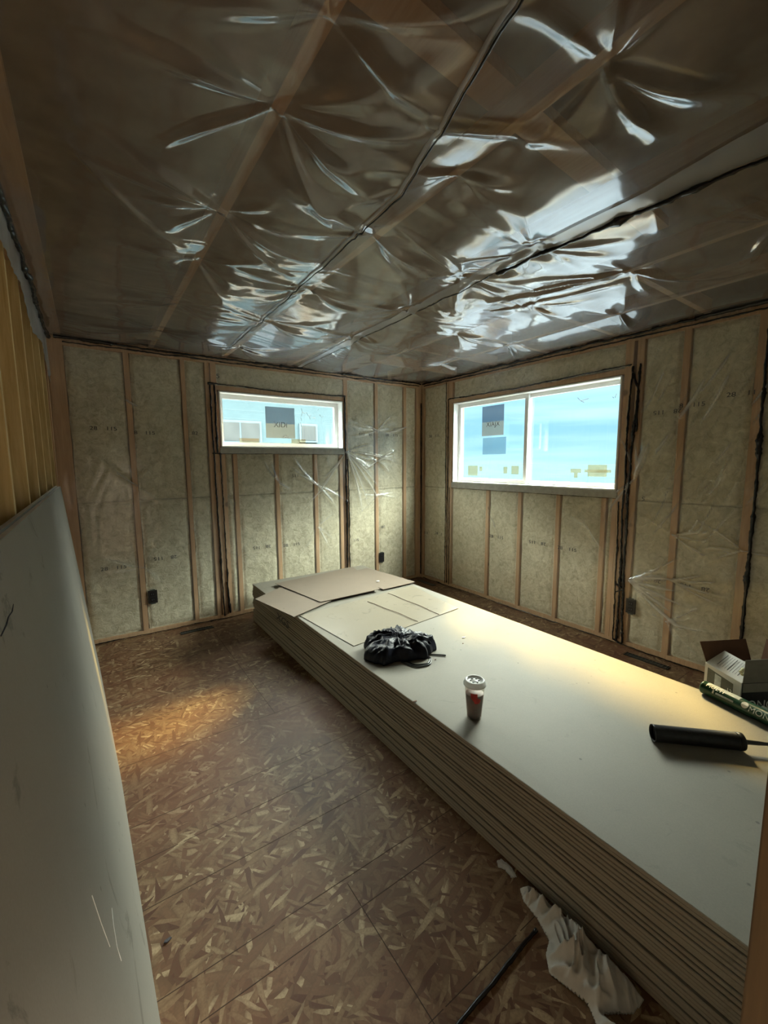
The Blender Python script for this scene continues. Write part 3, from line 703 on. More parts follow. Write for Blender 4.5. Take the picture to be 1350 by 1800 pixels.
# lapped edge of the next sheet: a broad pale strip with a ragged dark line of sealant
n = 200; V = []; F = []
seam_pts = []
for i in range(n):
    t = i/(n-1); y = -3.95+t*3.85
    wdt = np.interp(y, [-3.95, -3.3, -2.5, -1.6, -.14], [.24, .10, .065, .055, .03])
    xr = np.interp(y, [-3.95, -3.55, -2.4, -1.4, -.1], [-1.60, -1.655, -1.68, -1.665, -1.645])+.010*(vnoise(y*6, 0, 3)-.5)
    xl = xr-wdt
    for k in range(5):
        x = xl+(xr-xl)*k/4; V.append((x, y, zc(x, y)-.006-.004*math.sin(k*.8)*vnoise(y*8, k, 4)))
    seam_pts.append((xr+.003, y, zc(xr, y)-.012))
for i in range(n-1):
    for k in range(4): a = i*5+k; F.append((a, a+1, a+6, a+5))
pyobj('seam_strip', V, F, M['film_flap'], fc, smooth=True)
bead(fc, [p for p in seam_pts if p[1] < -2.55][::4], .0065, .004, seed=70, blob=.8); bead(fc, [p for p in seam_pts if p[1] >= -2.55][::6], .0028, .002, seed=71)
# thin black cord-like sealant line along the second lap
pts = []
for i in range(120):
    y = -3.9+i/119*3.5; x = float(np.interp(y, [-3.9, -3.35, -2.78, -2.2, -1.45, -.4], [-2.78, -2.62, -2.455, -2.43, -2.42, -2.42]))
    pts.append((x, y, zc(x, y)-.006-.004*abs(math.sin(i*.55))))
bead(fc, pts, .0030, .0008, step=.03, seed=72, blob=0)
V = []; F = []
for i, p in enumerate(pts):
    V += [(p[0]-.006, p[1], p[2]+.004), (p[0]-.013, p[1], p[2]-.001), (p[0]-.020, p[1], p[2]+.004)]
    if i: a = (i-1)*3; F += [(a, a+1, a+4, a+3), (a+1, a+2, a+5, a+4)]
pyobj('lap_edge', V, F, M['film_flap'], fc, smooth=True)
# ceiling film turned down over the left wall, hanging ragged
bot = [(-4.0, 1.98), (-3.3, 2.08), (-2.9, 2.16), (-2.4, 2.19), (-2.05, 2.22), (-1.8, 2.235), (-1.6, 2.255), (-1.35, 2.18), (-1.15, 2.16), (-.9, 2.20), (-.6, 2.24), (-.35, 2.18), (-.2, 2.05), (-.03, 2.14)]
n = 220; mz = 14; V = []
for i in range(n):
    y = -4.0+i/(n-1)*3.99; zb = np.interp(y, [b[0] for b in bot], [b[1] for b in bot])+.012*(vnoise(y*14, 1, 6)-.5)
    for k in range(mz):
        t = k/(mz-1); z = 2.436+(zb-2.436)*t
        V.append((XL+.006+.010*t*vnoise(y*7, t*2, 5)+.004*abs(math.sin(y*31+t*2)), y, z))
F = [(i*mz+k, i*mz+k+1, (i+1)*mz+k+1, (i+1)*mz+k) for i in range(n-1) for k in range(mz-1)]
fl2 = pyobj('hanging_film_edge', V, F, M['film_left'], smooth=True)
tag(fl2, 'whitish ragged plastic strip hanging over the tops of the left wall studs', 'plastic sheet')
bead(fl2, [(XL+.022, y, np.interp(y, [-4, -2, -.1], [2.36, 2.385, 2.40])) for y in np.linspace(-3.9, -.06, 30)], .008, .004, seed=80, blob=.7)

# ================================================================== LEANING DRYWALL (left foreground)
def leaning(name, off, label, y1, y0, ht, mats):
    ny = 40; nz = 16; V = []
    th = .0127
    for side in (0, 1):
        for j in range(ny):
            y = y1+(y0-y1)*j/(ny-1)
            xb = np.interp(y, [-4.2, -2.94, -1.845, -.49], [-3.335, -3.376, -3.406, -3.464])-off
            xt = XL+.018+.0127-off
            for k in range(nz):
                t = k/(nz-1)
                zt = math.sqrt(ht*ht-(xb-xt)**2)
                x = xb+(xt-xb)*t; z = .002+zt*t
                V.append((x-(th*side), y, z))
    F = []; idx = []
    N = ny*nz
    for j in range(ny-1):
        for k in range(nz-1):
            a = j*nz+k; F.append((a, a+1, a+nz+1, a+nz)); idx.append(0)
            F.append((N+a, N+a+nz, N+a+nz+1, N+a+1)); idx.append(0)
        for k in (0, nz-1): a = j*nz+k; F.append((a, a+nz, N+a+nz, N+a)); idx.append(2)
    for k in range(nz-1):
        for j in (0, ny-1): a = j*nz+k; F.append((a, a+1, N+a+1, N+a)); idx.append(1)
    o = pyobj(name, V, F, None, None, False, mats, idx)
    return tag(o, label, 'drywall sheet')
ld = leaning('drywall_sheet', 0, 'scuffed grey drywall sheet leaning on the left wall studs, nearest the floor area', -.49, -3.93, 1.34, [M['board_face'], M['gypsum'], M['gypsum']])
leaning('drywall_sheet', .0145, 'second drywall sheet leaning directly behind the scuffed grey one on the left', -.53, -3.93, 1.346, [M['board_face'], M['gypsum'], M['gypsum']])
# crack and scratches on the sheet face
def face_pt(y, t):
    xb = np.interp(y, [-4.2, -2.94, -1.845, -.49], [-3.335, -3.376, -3.406, -3.464]); xt = XL+.018+.0127
    return Vector((xb+(xt-xb)*t+.0012, y, math.sqrt(1.34**2-(xb-xt)**2)*t))
def hitsheet(px, py):
    d = (f*736.447 + r*(px-675) - u*(py-900)).normalized(); o = Vector((CX, CY, CZ)); best = None
    for yy in np.linspace(-3.55, -.5, 400):
        s = (yy-CY)/d.y
        if s <= 0: continue
        P = o+d*s; xb = np.interp(yy, [-4.2, -2.94, -1.845, -.49], [-3.335, -3.376, -3.406, -3.464]); xt = XL+.0307
        zt = math.sqrt(1.34**2-(xb-xt)**2); t = P.z/zt; xs = xb+(xt-xb)*t
        e = abs(P.x-xs)
        if best is None or e < best[0]: best = (e, yy, t)
    return face_pt(best[1], best[2])
pp = [(22, 1062), (20, 1075), (14, 1085), (11, 1098), (5, 1108), (1, 1118)]
V, F = tube_mesh([hitsheet(*p) for p in pp], [.0005, .0012, .001, .0014, .0012, .0012], 5); pyobj('crack', V, F, M['ink'], ld)
for pp in ([(195, 1597), (198, 1625), (205, 1665), (212, 1690)], [(160, 1575), (178, 1625), (192, 1665)]):
    V, F = tube_mesh([hitsheet(*p) for p in pp], .0007, 4); pyobj('scratch', V, F, M['labelwhite'], ld)

# ================================================================== DRYWALL STACK
ST = .36; NS = 23; th = ST/NS
SX0, SX1, SY0, SY1 = -2.250, -1.030, -3.885, -.225
def sheet_mesh(top):
    wd = SX1-SX0; ln = SY1-SY0; tt = th-.0006; e = .010
    prof = [(0, .0025), (e*.15, .0009), (e, .0002), (wd-e, .0002), (wd-e*.15, .0009), (wd, .0025), (wd, tt-.0028), (wd-.003, tt-.0012), (wd-.05, tt), (.05, tt), (.003, tt-.0012), (0, tt-.0028)]
    n = len(prof); V = [(p[0]-wd/2, 0, p[1]) for p in prof]+[(p[0]-wd/2, ln, p[1]) for p in prof]
    F = []; idx = []
    for i in range(n):
        j = (i+1) % n; F.append((i, j, n+j, n+i))
        idx.append(1 if i in (5, 11, 6, 10, 0, 4) else 0)
    F.append(tuple(range(n))); idx.append(2); F.append(tuple(range(n, 2*n))); idx.append(2)
    me = bpy.data.meshes.new('drywall_sheet'); me.from_pydata(V, [], F); me.update()
    for m_ in (M['board_top'], M['board_edge'], M['gypsum']): me.materials.append(m_)
    me.polygons.foreach_set('material_index', idx); return me
sm = sheet_mesh(False)
sheets = []
for i in range(NS):
    o = bpy.data.objects.new('drywall_sheet', sm); col.objects.link(o)
    jx = random.uniform(-.0035, .0035); jy = random.uniform(-.006, .006)
    if i == NS-1: jx = 0; jy = 0
    if i == NS-2: jx = .004
    if i in (8, 14): jx = .006
    o.location = ((SX0+SX1)/2+jx, SY0+jy, i*th+.0003); o.rotation_euler = (0, 0, random.uniform(-.0006, .0006))
    if i == NS-1: tag(o, 'top tan drywall sheet of the low stack, carrying the cup, bag and tubes', 'drywall sheet')
    elif i == 0: tag(o, 'bottom drywall sheet of the low stack, lying on the floor', 'drywall sheet')
    else: tag(o, 'tan drywall sheet stacked between the top and bottom sheets of the low pile', 'drywall sheet', 'drywall sheets inside the stack')
    sheets.append(o)
TOPZ = NS*th-.0002
# handwriting on the side of the stack
t_ = text_obj('handwritten_mark', 'XGS', .085, M['ink'], basis((SX0-.0075, -.98, .245), (0, -1, -.02), (0, 0, 1)), sheets[NS-8], sx=1.6, shear=.2)
t_.matrix_parent_inverse = Matrix.Translation(-Vector(sheets[NS-8].location))
# small marks and scraps on the top sheet
def scrap(x, y, z, s, mat, label, seed):
    rr = random.Random(seed); n = 7; bm = bmesh.new(); vs = []
    for k in range(n):
        t = 2*math.pi*k/n; q = s*rr.uniform(.5, 1.1); vs.append(bm.verts.new((x+q*math.cos(t), y+q*.6*math.sin(t), z+.0008+.002*rr.random())))
    fc_ = bm.faces.new(vs); e = bmesh.ops.extrude_face_region(bm, geom=[fc_])
    bmesh.ops.translate(bm, verts=[v for v in e['geom'] if isinstance(v, bmesh.types.BMVert)], vec=(0, 0, .003))
    o = bobj('paper_scrap', bm, mat); tag(o, label, 'scrap'); return o

# ================================================================== CARDBOARD
def panel(pts, z, mat, name, label, curl=0, seed=0, nseg=14, creases=()):
    """flat cardboard panel from four corners, subdivided, gently curled, 3 mm thick"""
    P = [Vector(p) for p in pts]; V = []; n = nseg
    for side in (0, 1):
        for j in range(n+1):
            for i in range(n+1):
                s, t = i/n, j/n
                q = (P[0]*(1-s)+P[1]*s)*(1-t)+(P[3]*(1-s)+P[2]*s)*t
                zz = z + curl*(math.sin(math.pi*s)*.4*t + t*t*.6)*vnoise(s*2.2+seed, t*1.5, seed)*1.6
                for (ax, v0, dp) in creases:
                    c = s if ax == 's' else t; zz -= 0 if abs(c-v0) > .5/n else -dp
                V.append((q.x, q.y, zz+side*.003))
    N = (n+1)**2; F = []
    for j in range(n):
        for i in range(n):
            a = j*(n+1)+i; F.append((N+a, N+a+1, N+a+n+2, N+a+n+1)); F.append((a, a+n+1, a+n+2, a+1))
    for i in range(n):
        for (a, b) in ((i, i+1), (n*(n+1)+i, n*(n+1)+i+1), (i*(n+1), (i+1)*(n+1)), (i*(n+1)+n, (i+1)*(n+1)+n)):
            F.append((a, b, N+b, N+a))
    o = pyobj(name, V, F, mat); bm = bmesh.new(); bm.from_mesh(o.data); bmesh.ops.recalc_face_normals(bm, faces=bm.faces); bm.to_mesh(o.data); bm.free()
    return tag(o, label, 'cardboard')
z0 = TOPZ+.001
panel([(-2.226, -1.255), (-2.169, -1.935), (-1.174, -1.835), (-1.10, -1.17)], z0, M['card_worn'], 'cardboard_sheet', 'worn pale cardboard sheet with scuffs lying under the edge of the black bag', .010, 3)
panel([(-2.385, -.72), (-2.285, -1.285), (-1.90, -1.13), (-1.98, -.46)], z0+.0125, M['card'], 'cardboard_sheet', 'plain brown cardboard sheet overhanging the far left edge of the stack', .006, 5)
panel([(-2.10, -.42), (-1.995, -1.13), (-1.425, -1.135), (-1.22, -.33)], z0+.022, M['card'], 'cardboard_sheet', 'large brown cardboard sheet lying on top at the far end of the stack', .010, 8)
panel([(-1.40, -.45), (-1.385, -1.13), (-1.02, -1.12), (-1.10, -.42)], z0+.0125, M['card'], 'cardboard_sheet', 'small brown cardboard flap at the far right edge of the stack', .006, 12)
cw = [o for o in bpy.data.objects if o.name == 'cardboard_sheet'][0]
for (x0, y0, x1, y1) in ((-1.66, -1.30, -1.60, -1.865), (-1.40, -1.22, -1.385, -1.85)):
    V, F = tube_mesh([(x0+(x1-x0)*k/12+.004*math.sin(k), y0+(y1-y0)*k/12, z0+.0065+.004*math.sin(math.pi*k/12)) for k in range(13)], .0022, 5); pyobj('fold_line', V, F, M['card_in'], cw)
for (x, y, z, s, mt, lb, sd_) in ((-1.30, -.92, z0+.024, .022, M['labelwhite'], 'white paper scrap on the far brown cardboard', 1), (-1.53, -2.24, TOPZ, .014, M['labelwhite'], 'small pale chip on the stack beside the cup and far cardboard', 2),
                                  (-1.60, -2.30, TOPZ, .006, M['card_in'], 'tiny brown crumb near the end of the bag cord', 3), (-1.88, -2.36, TOPZ, .007, M['card_in'], 'small dark crumb beside the curled black cord', 4),
                                  (-1.615, -3.83, TOPZ, .012, M['ink'], 'dark paper fleck at the right edge of the top sheet', 5), (-2.245, -2.62, TOPZ, .012, M['card_in'], 'torn brown paper bit at the near edge of the stack left of the cup', 6)):
    scrap(x, y, z, s, mt, lb, sd_)

# ================================================================== BLACK DRAWSTRING BAG
def bag():
    root = empty('drawstring_bag', (-2.0, -2.13, TOPZ))
    tag(root, 'crumpled black nylon drawstring bag lying on the stack beside the worn cardboard', 'bag')
    nu, nv = 96, 40; V = []
    gx, gy = .02, -.02     # gathered point
    for j in range(nv+1):
        ph = (j/nv)*math.pi/2*1.12
        for i in range(nu):
            th_ = 2*math.pi*i/nu
            rr_ = 1+.10*math.sin(2*th_+.6)+.07*math.sin(3*th_+2)+.05*math.sin(5*th_)+.04*math.sin(9*th_+1)
            R_xy = math.sin(min(ph, 1.72))**.75; zz = max(math.cos(ph), -.12)
            wt = th_+.9*float(vnoise(R_xy*2.2+1, th_*.8, 12))
            X0, Y0 = R_xy*math.cos(th_), R_xy*math.sin(th_)
            ang = math.atan2(Y0-.1, X0-.15); rr2 = math.hypot(Y0-.1, X0-.15)
            wa = ang*2.6+1.1*float(vnoise(X0*1.7+5, Y0*1.7+5, 12))
            fold = .30*(1-abs(2*float(vnoise(wa*1.6+30, rr2*.9, 5))-1))**1.5*min(1, rr2*1.6)*.7 - .08
            fold += .15*(1-abs(2*float(vnoise(wa*4.1+50, rr2*1.6+3, 6))-1))*min(1, rr2*1.5) - .06
            fold += .14*(1-abs(2*float(vnoise(X0*3+Y0*2+60+wa*.5, Y0*7-X0*2+60, 9))-1)) - .06
            fold += .30*(float(fbm(X0*1.8+9, Y0*1.8+9, 2, 3))-.4)
            x = .185*rr_*R_xy*math.cos(th_)*(1+fold*.55)+.02; y = .165*rr_*R_xy*math.sin(th_)*(1+fold*.55)
            hz_ = .088*(zz**.8 if zz > 0 else zz)*(1+fold*1.6)*(1-.20*math.exp(-((x-gx)**2+(y-gy)**2)/.0015))
            V.append((x, y, max(hz_, .002)+(.004 if j < nv else 0)))
    F = [(j*nu+i, j*nu+(i+1) % nu, (j+1)*nu+(i+1) % nu, (j+1)*nu+i) for j in range(nv) for i in range(nu)]
    F.append(tuple(nv*nu+i for i in range(nu)))
    rz = math.radians(-35); c, s = math.cos(rz), math.sin(rz); V = [(c*a-s*b, s*a+c*b, z) for a, b, z in V]
    pyobj('bag_body', V, F, M['bag'], root, smooth=True)
    # ruffled mouth of the bag
    V, F = [], []
    for q in range(7):
        t0 = q*.9; pts = [(.03+.13*math.cos(t0*.35-1.1)+.012*math.sin(k*2+q), -.09-.05*math.sin(t0*.7)+.01*k, .03+.010*q % .05+.02*math.sin(k*1.3+q)) for k in range(6)]
        v, f_ = tube_mesh(pts, [.008, .014, .016, .015, .012, .007], 7); o = len(V); V += v; F += [tuple(i+o for i in g) for g in f_]
    pyobj('gathered_mouth', V, F, M['bag'], root, smooth=True)
    L = Vector((-2.0, -2.13, TOPZ))
    def cat(P, n=10):
        out = []
        for i in range(len(P)-1):
            p0, p1, p2, p3 = P[max(i-1, 0)], P[i], P[i+1], P[min(i+2, len(P)-1)]
            for k in range(n):
                t = k/n; out.append(.5*((2*p1)+(p2-p0)*t+(2*p0-5*p1+4*p2-p3)*t*t+(3*p1-p0-3*p2+p3)*t**3))
        out.append(P[-1]); return out
    for pp in ([(-2.06, -2.27), (-2.03, -2.36), (-1.985, -2.385), (-1.945, -2.385), (-1.915, -2.36), (-1.895, -2.335), (-1.89, -2.30), (-1.865, -2.30), (-1.80, -2.36)],
               [(-2.03, -2.27), (-2.02, -2.34), (-1.98, -2.365), (-1.95, -2.372), (-1.918, -2.352), (-1.905, -2.34)]):
        V, F = tube_mesh(cat([Vector((a, b, TOPZ+.005))-L for a, b in pp]), .0042, 7); pyobj('drawstring', V, F, M['black'], root, smooth=True)
bag()

# ================================================================== ICED DRINK CUP
def cup():
    root = empty('drink_cup', (-2.106, -2.864, TOPZ)); tag(root, 'clear plastic takeaway cup of red-brown iced drink with a clear lid, on the stack', 'cup')
    rb, rt, h = .031, .044, .152
    V, F = lathe([(rb-.003, .002), (rb, 0), (rb+.001, .006), (rt, h), (rt+.003, h+.002), (rt+.003, h+.005), (rt-.001, h+.003), (rb-.0005, .008), (.004, .006)], 40, False)
    pyobj('cup_wall', V, F, M['cup'], root, smooth=True)
    hd = .115
    k_ = lambda z: rb+(rt-rb)*z/h-.0018
    V, F = lathe([(.001, .006), (k_(.008)-.002, .006), (k_(.012), .010), (k_(.05), .05), (k_(hd), hd), (k_(hd)-.002, hd+.001), (.001, hd+.001)], 40)
    pyobj('drink', V, F, M['drink'], root, smooth=True)
    V, F = lathe([(rt+.003, h+.001), (rt+.0055, h+.003), (rt+.0055, h+.008), (rt+.002, h+.010), (rt-.001, h+.022), (rt-.004, h+.025), (rt-.010, h+.0245), (rt-.012, h+.019), (.012, h+.018), (.010, h+.020), (.001, h+.020)], 40, False)
    ld_ = pyobj('lid', V, F, M['lid'], root, smooth=True)
    bm = bmesh.new()
    for k in range(6):
        a = k*math.pi/3+.4; addbox(bm, .018*math.cos(a)-.004, .018*math.cos(a)+.004, .018*math.sin(a)-.003, .018*math.sin(a)+.003, h+.018, h+.0215, .0008)
    bobj('lid_mark', bm, M['panel'], ld_)
    # printed red label wrapped on the side facing the doorway
    V = []; F = []; n = 14; a0 = math.radians(200); a1 = math.radians(262)
    prof = [(.132, .0, .62), (.112, .0, .66), (.104, .1, 1.0), (.095, .3, 1.0), (.085, .4, .85)]
    for z, s0, s1_ in prof:
        for i in range(n):
            a = a0+(a1-a0)*(s0+(s1_-s0)*i/(n-1)); q = k_(z)+.0026; V.append((q*math.cos(a), q*math.sin(a), z))
    for j in range(len(prof)-1):
        for i in range(n-1): a = j*n+i; F.append((a, a+1, a+n+1, a+n))
    pyobj('printed_label', V, F, M['redlabel'], root, smooth=True)
cup()

# ================================================================== SEALANT CARTRIDGES
def cartridge(name, p0, p1, rad, body, label, cat='sealant tube', nozzle=True, group=None):
    p0 = Vector((*p0, TOPZ+rad+.001)); p1 = Vector((*p1, TOPZ+rad+.001)); d = (p1-p0); L = d.length; d.normalize()
    root = empty(name, p0); tag(root, label, cat, group)
    Q = d.to_track_quat('Z', 'Y').to_matrix().to_4x4()
    def lp(nm, prof, mat, seg=36, par=root):
        V, F = lathe(prof, seg); V = [Q @ Vector(v) for v in V]; return pyobj(nm, V, F, mat, par, smooth=False) if seg < 20 else sm_(nm, V, F, mat, par)
    def sm_(nm, V, F, mat, par):
        o = pyobj(nm, V, F, mat, par, smooth=True)
        o.data.polygons[-1].use_smooth = False; o.data.polygons[-2].use_smooth = False
        return o
    lp('tube_body', [(rad*.86, .012), (rad*.88, .0), (rad*.985, -.001), (rad, .002), (rad, .006), (rad*.97, .008), (rad*.97, L-.028), (rad*.985, L-.027), (rad*.985, L-.022)], body)
    lp('end_cap', [(rad*.8, L-.024), (rad, L-.022), (rad, L-.006), (rad*.97, L-.003), (rad*.6, L), (rad*.3, L+.004), (rad*.27, L+.012)], body)
    if nozzle: lp('nozzle', [(rad*.26, L+.006), (rad*.27, L+.012), (rad*.26, L+.02), (rad*.24, L+.05), (rad*.13, L+.105)], M['black'], 16)
    return root, Q, L
bt, Q, L = cartridge('sealant_cartridge', (-1.640, -3.392), (-1.415, -3.620), .033, M['blackdull'], 'large black sealant cartridge with a nozzle lying alone on the stack')
ga, Qa, La = cartridge('sealant_cartridge', (-1.058, -3.378), (-1.150, -3.690), .031, M['green'], 'green MONO cartridge lying along the stack edge in front of the white box', nozzle=False)
# printing on the green tube
def ring_patch(parent, Qm, rad, z0, z1, a0, a1, mat, name):
    V = []; F = []; n = 14
    for z in (z0, z1):
        for i in range(n):
            a = math.radians(a0+(a1-a0)*i/(n-1)); V.append(Qm @ Vector((rad*math.cos(a), rad*math.sin(a), z)))
    for i in range(n-1): F.append((i, i+1, n+i+1, n+i))
    return pyobj(name, V, F, mat, parent, smooth=True)
def wrap_text(parent, Qm, rad, s, size, zc_, ac, mat, flip=1, name='printed_lettering'):
    o = text_obj(name, s, size, mat, Matrix.Identity(4), parent)
    for v in o.data.vertices:
        a = math.radians(ac)+v.co.y/rad*flip; q = rad+v.co.z; p = Qm @ Vector((q*math.cos(a), q*math.sin(a), zc_-v.co.x*flip)); v.co = p
    return o
# find the angle (in the tube's own frame) that faces the doorway
def face_ang(root, Qm, L):
    to = (Vector((CX, CY, CZ))-Vector(root.location)); l_ = Qm.to_3x3().inverted() @ to; return math.degrees(math.atan2(l_.y, l_.x))
fa = face_ang(ga, Qa, La); up = Qa.to_3x3().inverted() @ Vector((0, 0, 1)); ua = math.degrees(math.atan2(up.y, up.x))
dr = 1 if ((ua-fa+180) % 360-180) > 0 else -1
rr_ = .0308
ring_patch(ga, Qa, rr_, .02, .16, ua-dr*32, ua+dr*25, M['greyprint'], 'pale_label_band')
wrap_text(ga, Qa, rr_+.0012, 'MULTI', .028, .06, ua-dr*30, M['labelwhite'], dr)
ring_patch(ga, Qa, rr_, .055, .062, fa-dr*18, fa+dr*12, M['labelwhite'], 'white_bar'); ring_patch(ga, Qa, rr_, .070, .145, fa-dr*14, fa+dr*2, M['greyprint'], 'small_print')
V = []; n = 24; ctr = .188
re_ = rr_+.0012; V.append(Qa @ Vector((re_*math.cos(math.radians(fa+dr*12)), re_*math.sin(math.radians(fa+dr*12)), ctr)))
for i in range(n):
    t = 2*math.pi*i/n; a = math.radians(fa+dr*12)+.014*math.sin(t)/rr_; V.append(Qa @ Vector((re_*math.cos(a), re_*math.sin(a), ctr+.014*math.cos(t))))
pyobj('round_emblem', V, [(0, i+1, (i+1) % n+1) for i in range(n)], M['labelwhite'], ga)
wrap_text(ga, Qa, rr_+.0011, 'MONO', .034, .258, fa-dr*2, M['labelwhite'], dr)
gb, Qb, Lb = cartridge('sealant_cartridge', (-1.062, -3.585), (-1.115, -3.845), .022, M['green'], 'grey and green sealant tube partly hidden behind the green MONO cartridge', nozzle=False)
ub = Qb.to_3x3().inverted() @ Vector((0, 0, 1)); ub = math.degrees(math.atan2(ub.y, ub.x)); ring_patch(gb, Qb, .0218, .01, .2, ub-60, ub+60, M['greyprint'], 'pale_label_band')

# ================================================================== OPEN WHITE CARTON
def carton():
    Lc = Vector((-.917, -3.336)); Cc = Vector((-1.022, -3.509)); ul = (Cc-Lc).normalized(); Lu = (Cc-Lc).length; vv = Vector((-ul.y, ul.x))
    if vv.x < 0: vv = -vv
    Lv = .30; rim = .458
    root = empty('carton', (Lc.x, Lc.y, 0)); tag(root, 'open white and dark printed carton with raised flaps standing behind the green tubes', 'box')
    def P(a, b, z): q = ul*a+vv*b; return Vector((q.x, q.y, z))
    def slab(nm, q, mat, th_=.004, par=root):
        q = [Vector(p) for p in q]; nrm = (q[1]-q[0]).cross(q[3]-q[0]).normalized()*th_/2
        V = [p-nrm for p in q]+[p+nrm for p in q]; n = len(q)
        F = [tuple(range(n)), tuple(range(n, 2*n))]+[(i, (i+1) % n, n+(i+1) % n, n+i) for i in range(n)]
        return pyobj(nm, V, F, mat, par)
    W = M['boxwhite']
    t = .003
    s_front = slab('side_panel', [P(0, 0, 0), P(Lu, 0, 0), P(Lu, 0, rim), P(0, 0, rim)], W)
    slab('side_panel', [P(0, Lv, 0), P(Lu, Lv, 0), P(Lu, Lv, rim), P(0, Lv, rim)], W)
    s_r = slab('side_panel', [P(Lu, t, 0), P(Lu, Lv-t, 0), P(Lu, Lv-t, rim), P(Lu, t, rim)], M['blackdull'])
    slab('side_panel', [P(0, t, 0), P(0, Lv-t, 0), P(0, Lv-t, rim), P(0, t, rim)], W)
    slab('bottom_panel', [P(t, t, .003), P(Lu-t, t, .003), P(Lu-t, Lv-t, .003), P(t, Lv-t, .003)], M['card_in'])
    # inner liner faces are brown
    slab('inner_lining', [P(.004, .0035, .01), P(Lu-.004, .0035, .01), P(Lu-.004, .0035, rim-.004), P(.004, .0035, rim-.004)], M['card_in'], .001)
    slab('inner_lining', [P(.0035, .004, .01), P(.0035, Lv-.004, .01), P(.0035, Lv-.004, rim-.004), P(.0035, .004, rim-.004)], M['card_in'], .001)
    # flaps
    f1 = slab('flap', [P(0, 0, rim), P(Lu, 0, rim), P(Lu-.012, .075, rim+.065), P(.012, .085, rim+.065)], W, .003)
    slab('flap', [P(0, 0.004, rim), P(0, Lv*.82, rim), P(-.03, Lv*.78, rim+.105), P(-.03, -.015, rim+.10)], M['card_in'], .003)
    slab('flap', [P(Lu, 0.004, rim), P(Lu, Lv, rim), P(Lu+.0, Lv, rim+.115), P(Lu-.002, .010, rim+.11)], simple('grey_flap_card', (.20, .185, .15), .8, .1, 30), .003)
    slab('flap', [P(0, Lv, rim), P(Lu, Lv, rim), P(Lu+.02, Lv+.03, rim+.11), P(-.01, Lv+.03, rim+.11)], M['card_in'], .003)
    # torn foam bits at the near corner
    bm = bmesh.new()
    for k in range(6):
        g = bmesh.ops.create_icosphere(bm, subdivisions=2, radius=.006+.004*random.random())
        c = P(Lu-.014-.012*random.random(), .012+.03*random.random(), rim+.012+.045*k/6)
        for v in g['verts']: v.co = v.co*(1+.4*random.random())+c
    bobj('torn_paper', bm, M['cream'], root, True)
    # prints on the narrow face: dark panel with a tube picture, MULTI and 12
    nrm = -vv*.0028
    def fp(a, z): q = ul*a+nrm; return Vector((q.x, q.y, z))
    slab('printed_panel', [fp(.018, rim-.155), fp(.162, rim-.155), fp(.162, rim-.026), fp(.018, rim-.016)], M['panel'], .0008, s_front)
    nrm = -vv*.0034
    slab('tube_picture', [fp(.062, rim-.10), fp(.098, rim-.10), fp(.098, rim-.028), fp(.062, rim-.026)], M['greyprint'], .0006, s_front)
    Bm = lambda a, z: basis((*(ul*a-vv*.0036), z), (ul.x, ul.y, 0), (0, 0, 1))
    text_obj('printed_lettering', 'MULTI', .036, M['labelwhite'], Bm(.07, rim-.115), s_front)
    text_obj('printed_lettering', '12', .030, M['labelwhite'], Bm(.145, rim-.072), s_front)
    for k in range(4):
        nrm = -vv*.0034; slab('text_line', [fp(.125, rim-.095-.010*k), fp(.158, rim-.095-.010*k), fp(.158, rim-.092-.010*k), fp(.125, rim-.092-.010*k)], M['greyprint'], .0006, s_front)
    # upside-down lettering on the dark side
    q = ul*(Lu+.0032)
    text_obj('printed_lettering', 'MONO', .060, M['labelwhite'], basis((*(q+vv*.125), rim-.105), (-vv.x, -vv.y, 0), (0, 0, -1)), s_r)
    slab('pale_band', [P(Lu+.003, .004, rim-.045), P(Lu+.003, Lv-.004, rim-.045), P(Lu+.003, Lv-.004, rim-.002), P(Lu+.003, .004, rim-.002)], simple('grey_band_card', (.24, .225, .18), .8, .1, 30), .0008, s_r)
    # vertical print lines on the front flap
    for k in range(9):
        a = .05+.014*k; z = rim
        q0 = P(a, .015, z+.0155); q1 = P(a-.001*(k-4), .066, z+.0615); d = Vector((0, -.6, .0))
        V, F = tube_mesh([q0, q1], .0006 if k % 4 else .0014, 4); pyobj('printed_rule', V, F, M['inkgrey'], f1)
carton()

# ================================================================== OUTLET BOXES, FLOOR OPENINGS
def outlet(wall, a, z, label):
    root = empty('outlet_box', MAPS[wall](a, z, 0)); tag(root, label, 'electrical box')
    b0 = Vector(root.location)
    def wb_(nm, a0, a1, z0, z1, d0, d1, mat, par=root, bev=.002):
        P = Vector(MAPS[wall](a+a0, z+z0, d0))-b0; Q_ = Vector(MAPS[wall](a+a1, z+z1, d1))-b0
        return box(nm, min(P.x, Q_.x), max(P.x, Q_.x), min(P.y, Q_.y), max(P.y, Q_.y), min(P.z, Q_.z), max(P.z, Q_.z), mat, par, bev)
    wb_('box_body', -.036, .036, -.058, .058, -.014, -.006, M['black'])
    for s in (-1, 1):
        r_ = wb_('receptacle', -.018, .018, s*.024-.017, s*.024+.017, -.0165, -.013, M['blackdull'])
        wb_('slot', -.009, -.006, s*.024-.006, s*.024+.006, -.0172, -.016, M['inkgrey'], r_, 0); wb_('slot', .006, .009, s*.024-.006, s*.024+.006, -.0172, -.016, M['inkgrey'], r_, 0)
    wb_('mounting_bracket', -.020, .020, -.066, .066, -.0125, -.0105, M['panel'])
outlet('back', -3.050, .335, 'black outlet box low on the back wall left of the small window')
outlet('back', -.628, .352, 'black outlet box low on the back wall near the far corner')
outlet('right', -2.562, .345, 'black outlet box low on the right wall below the streaky plastic')
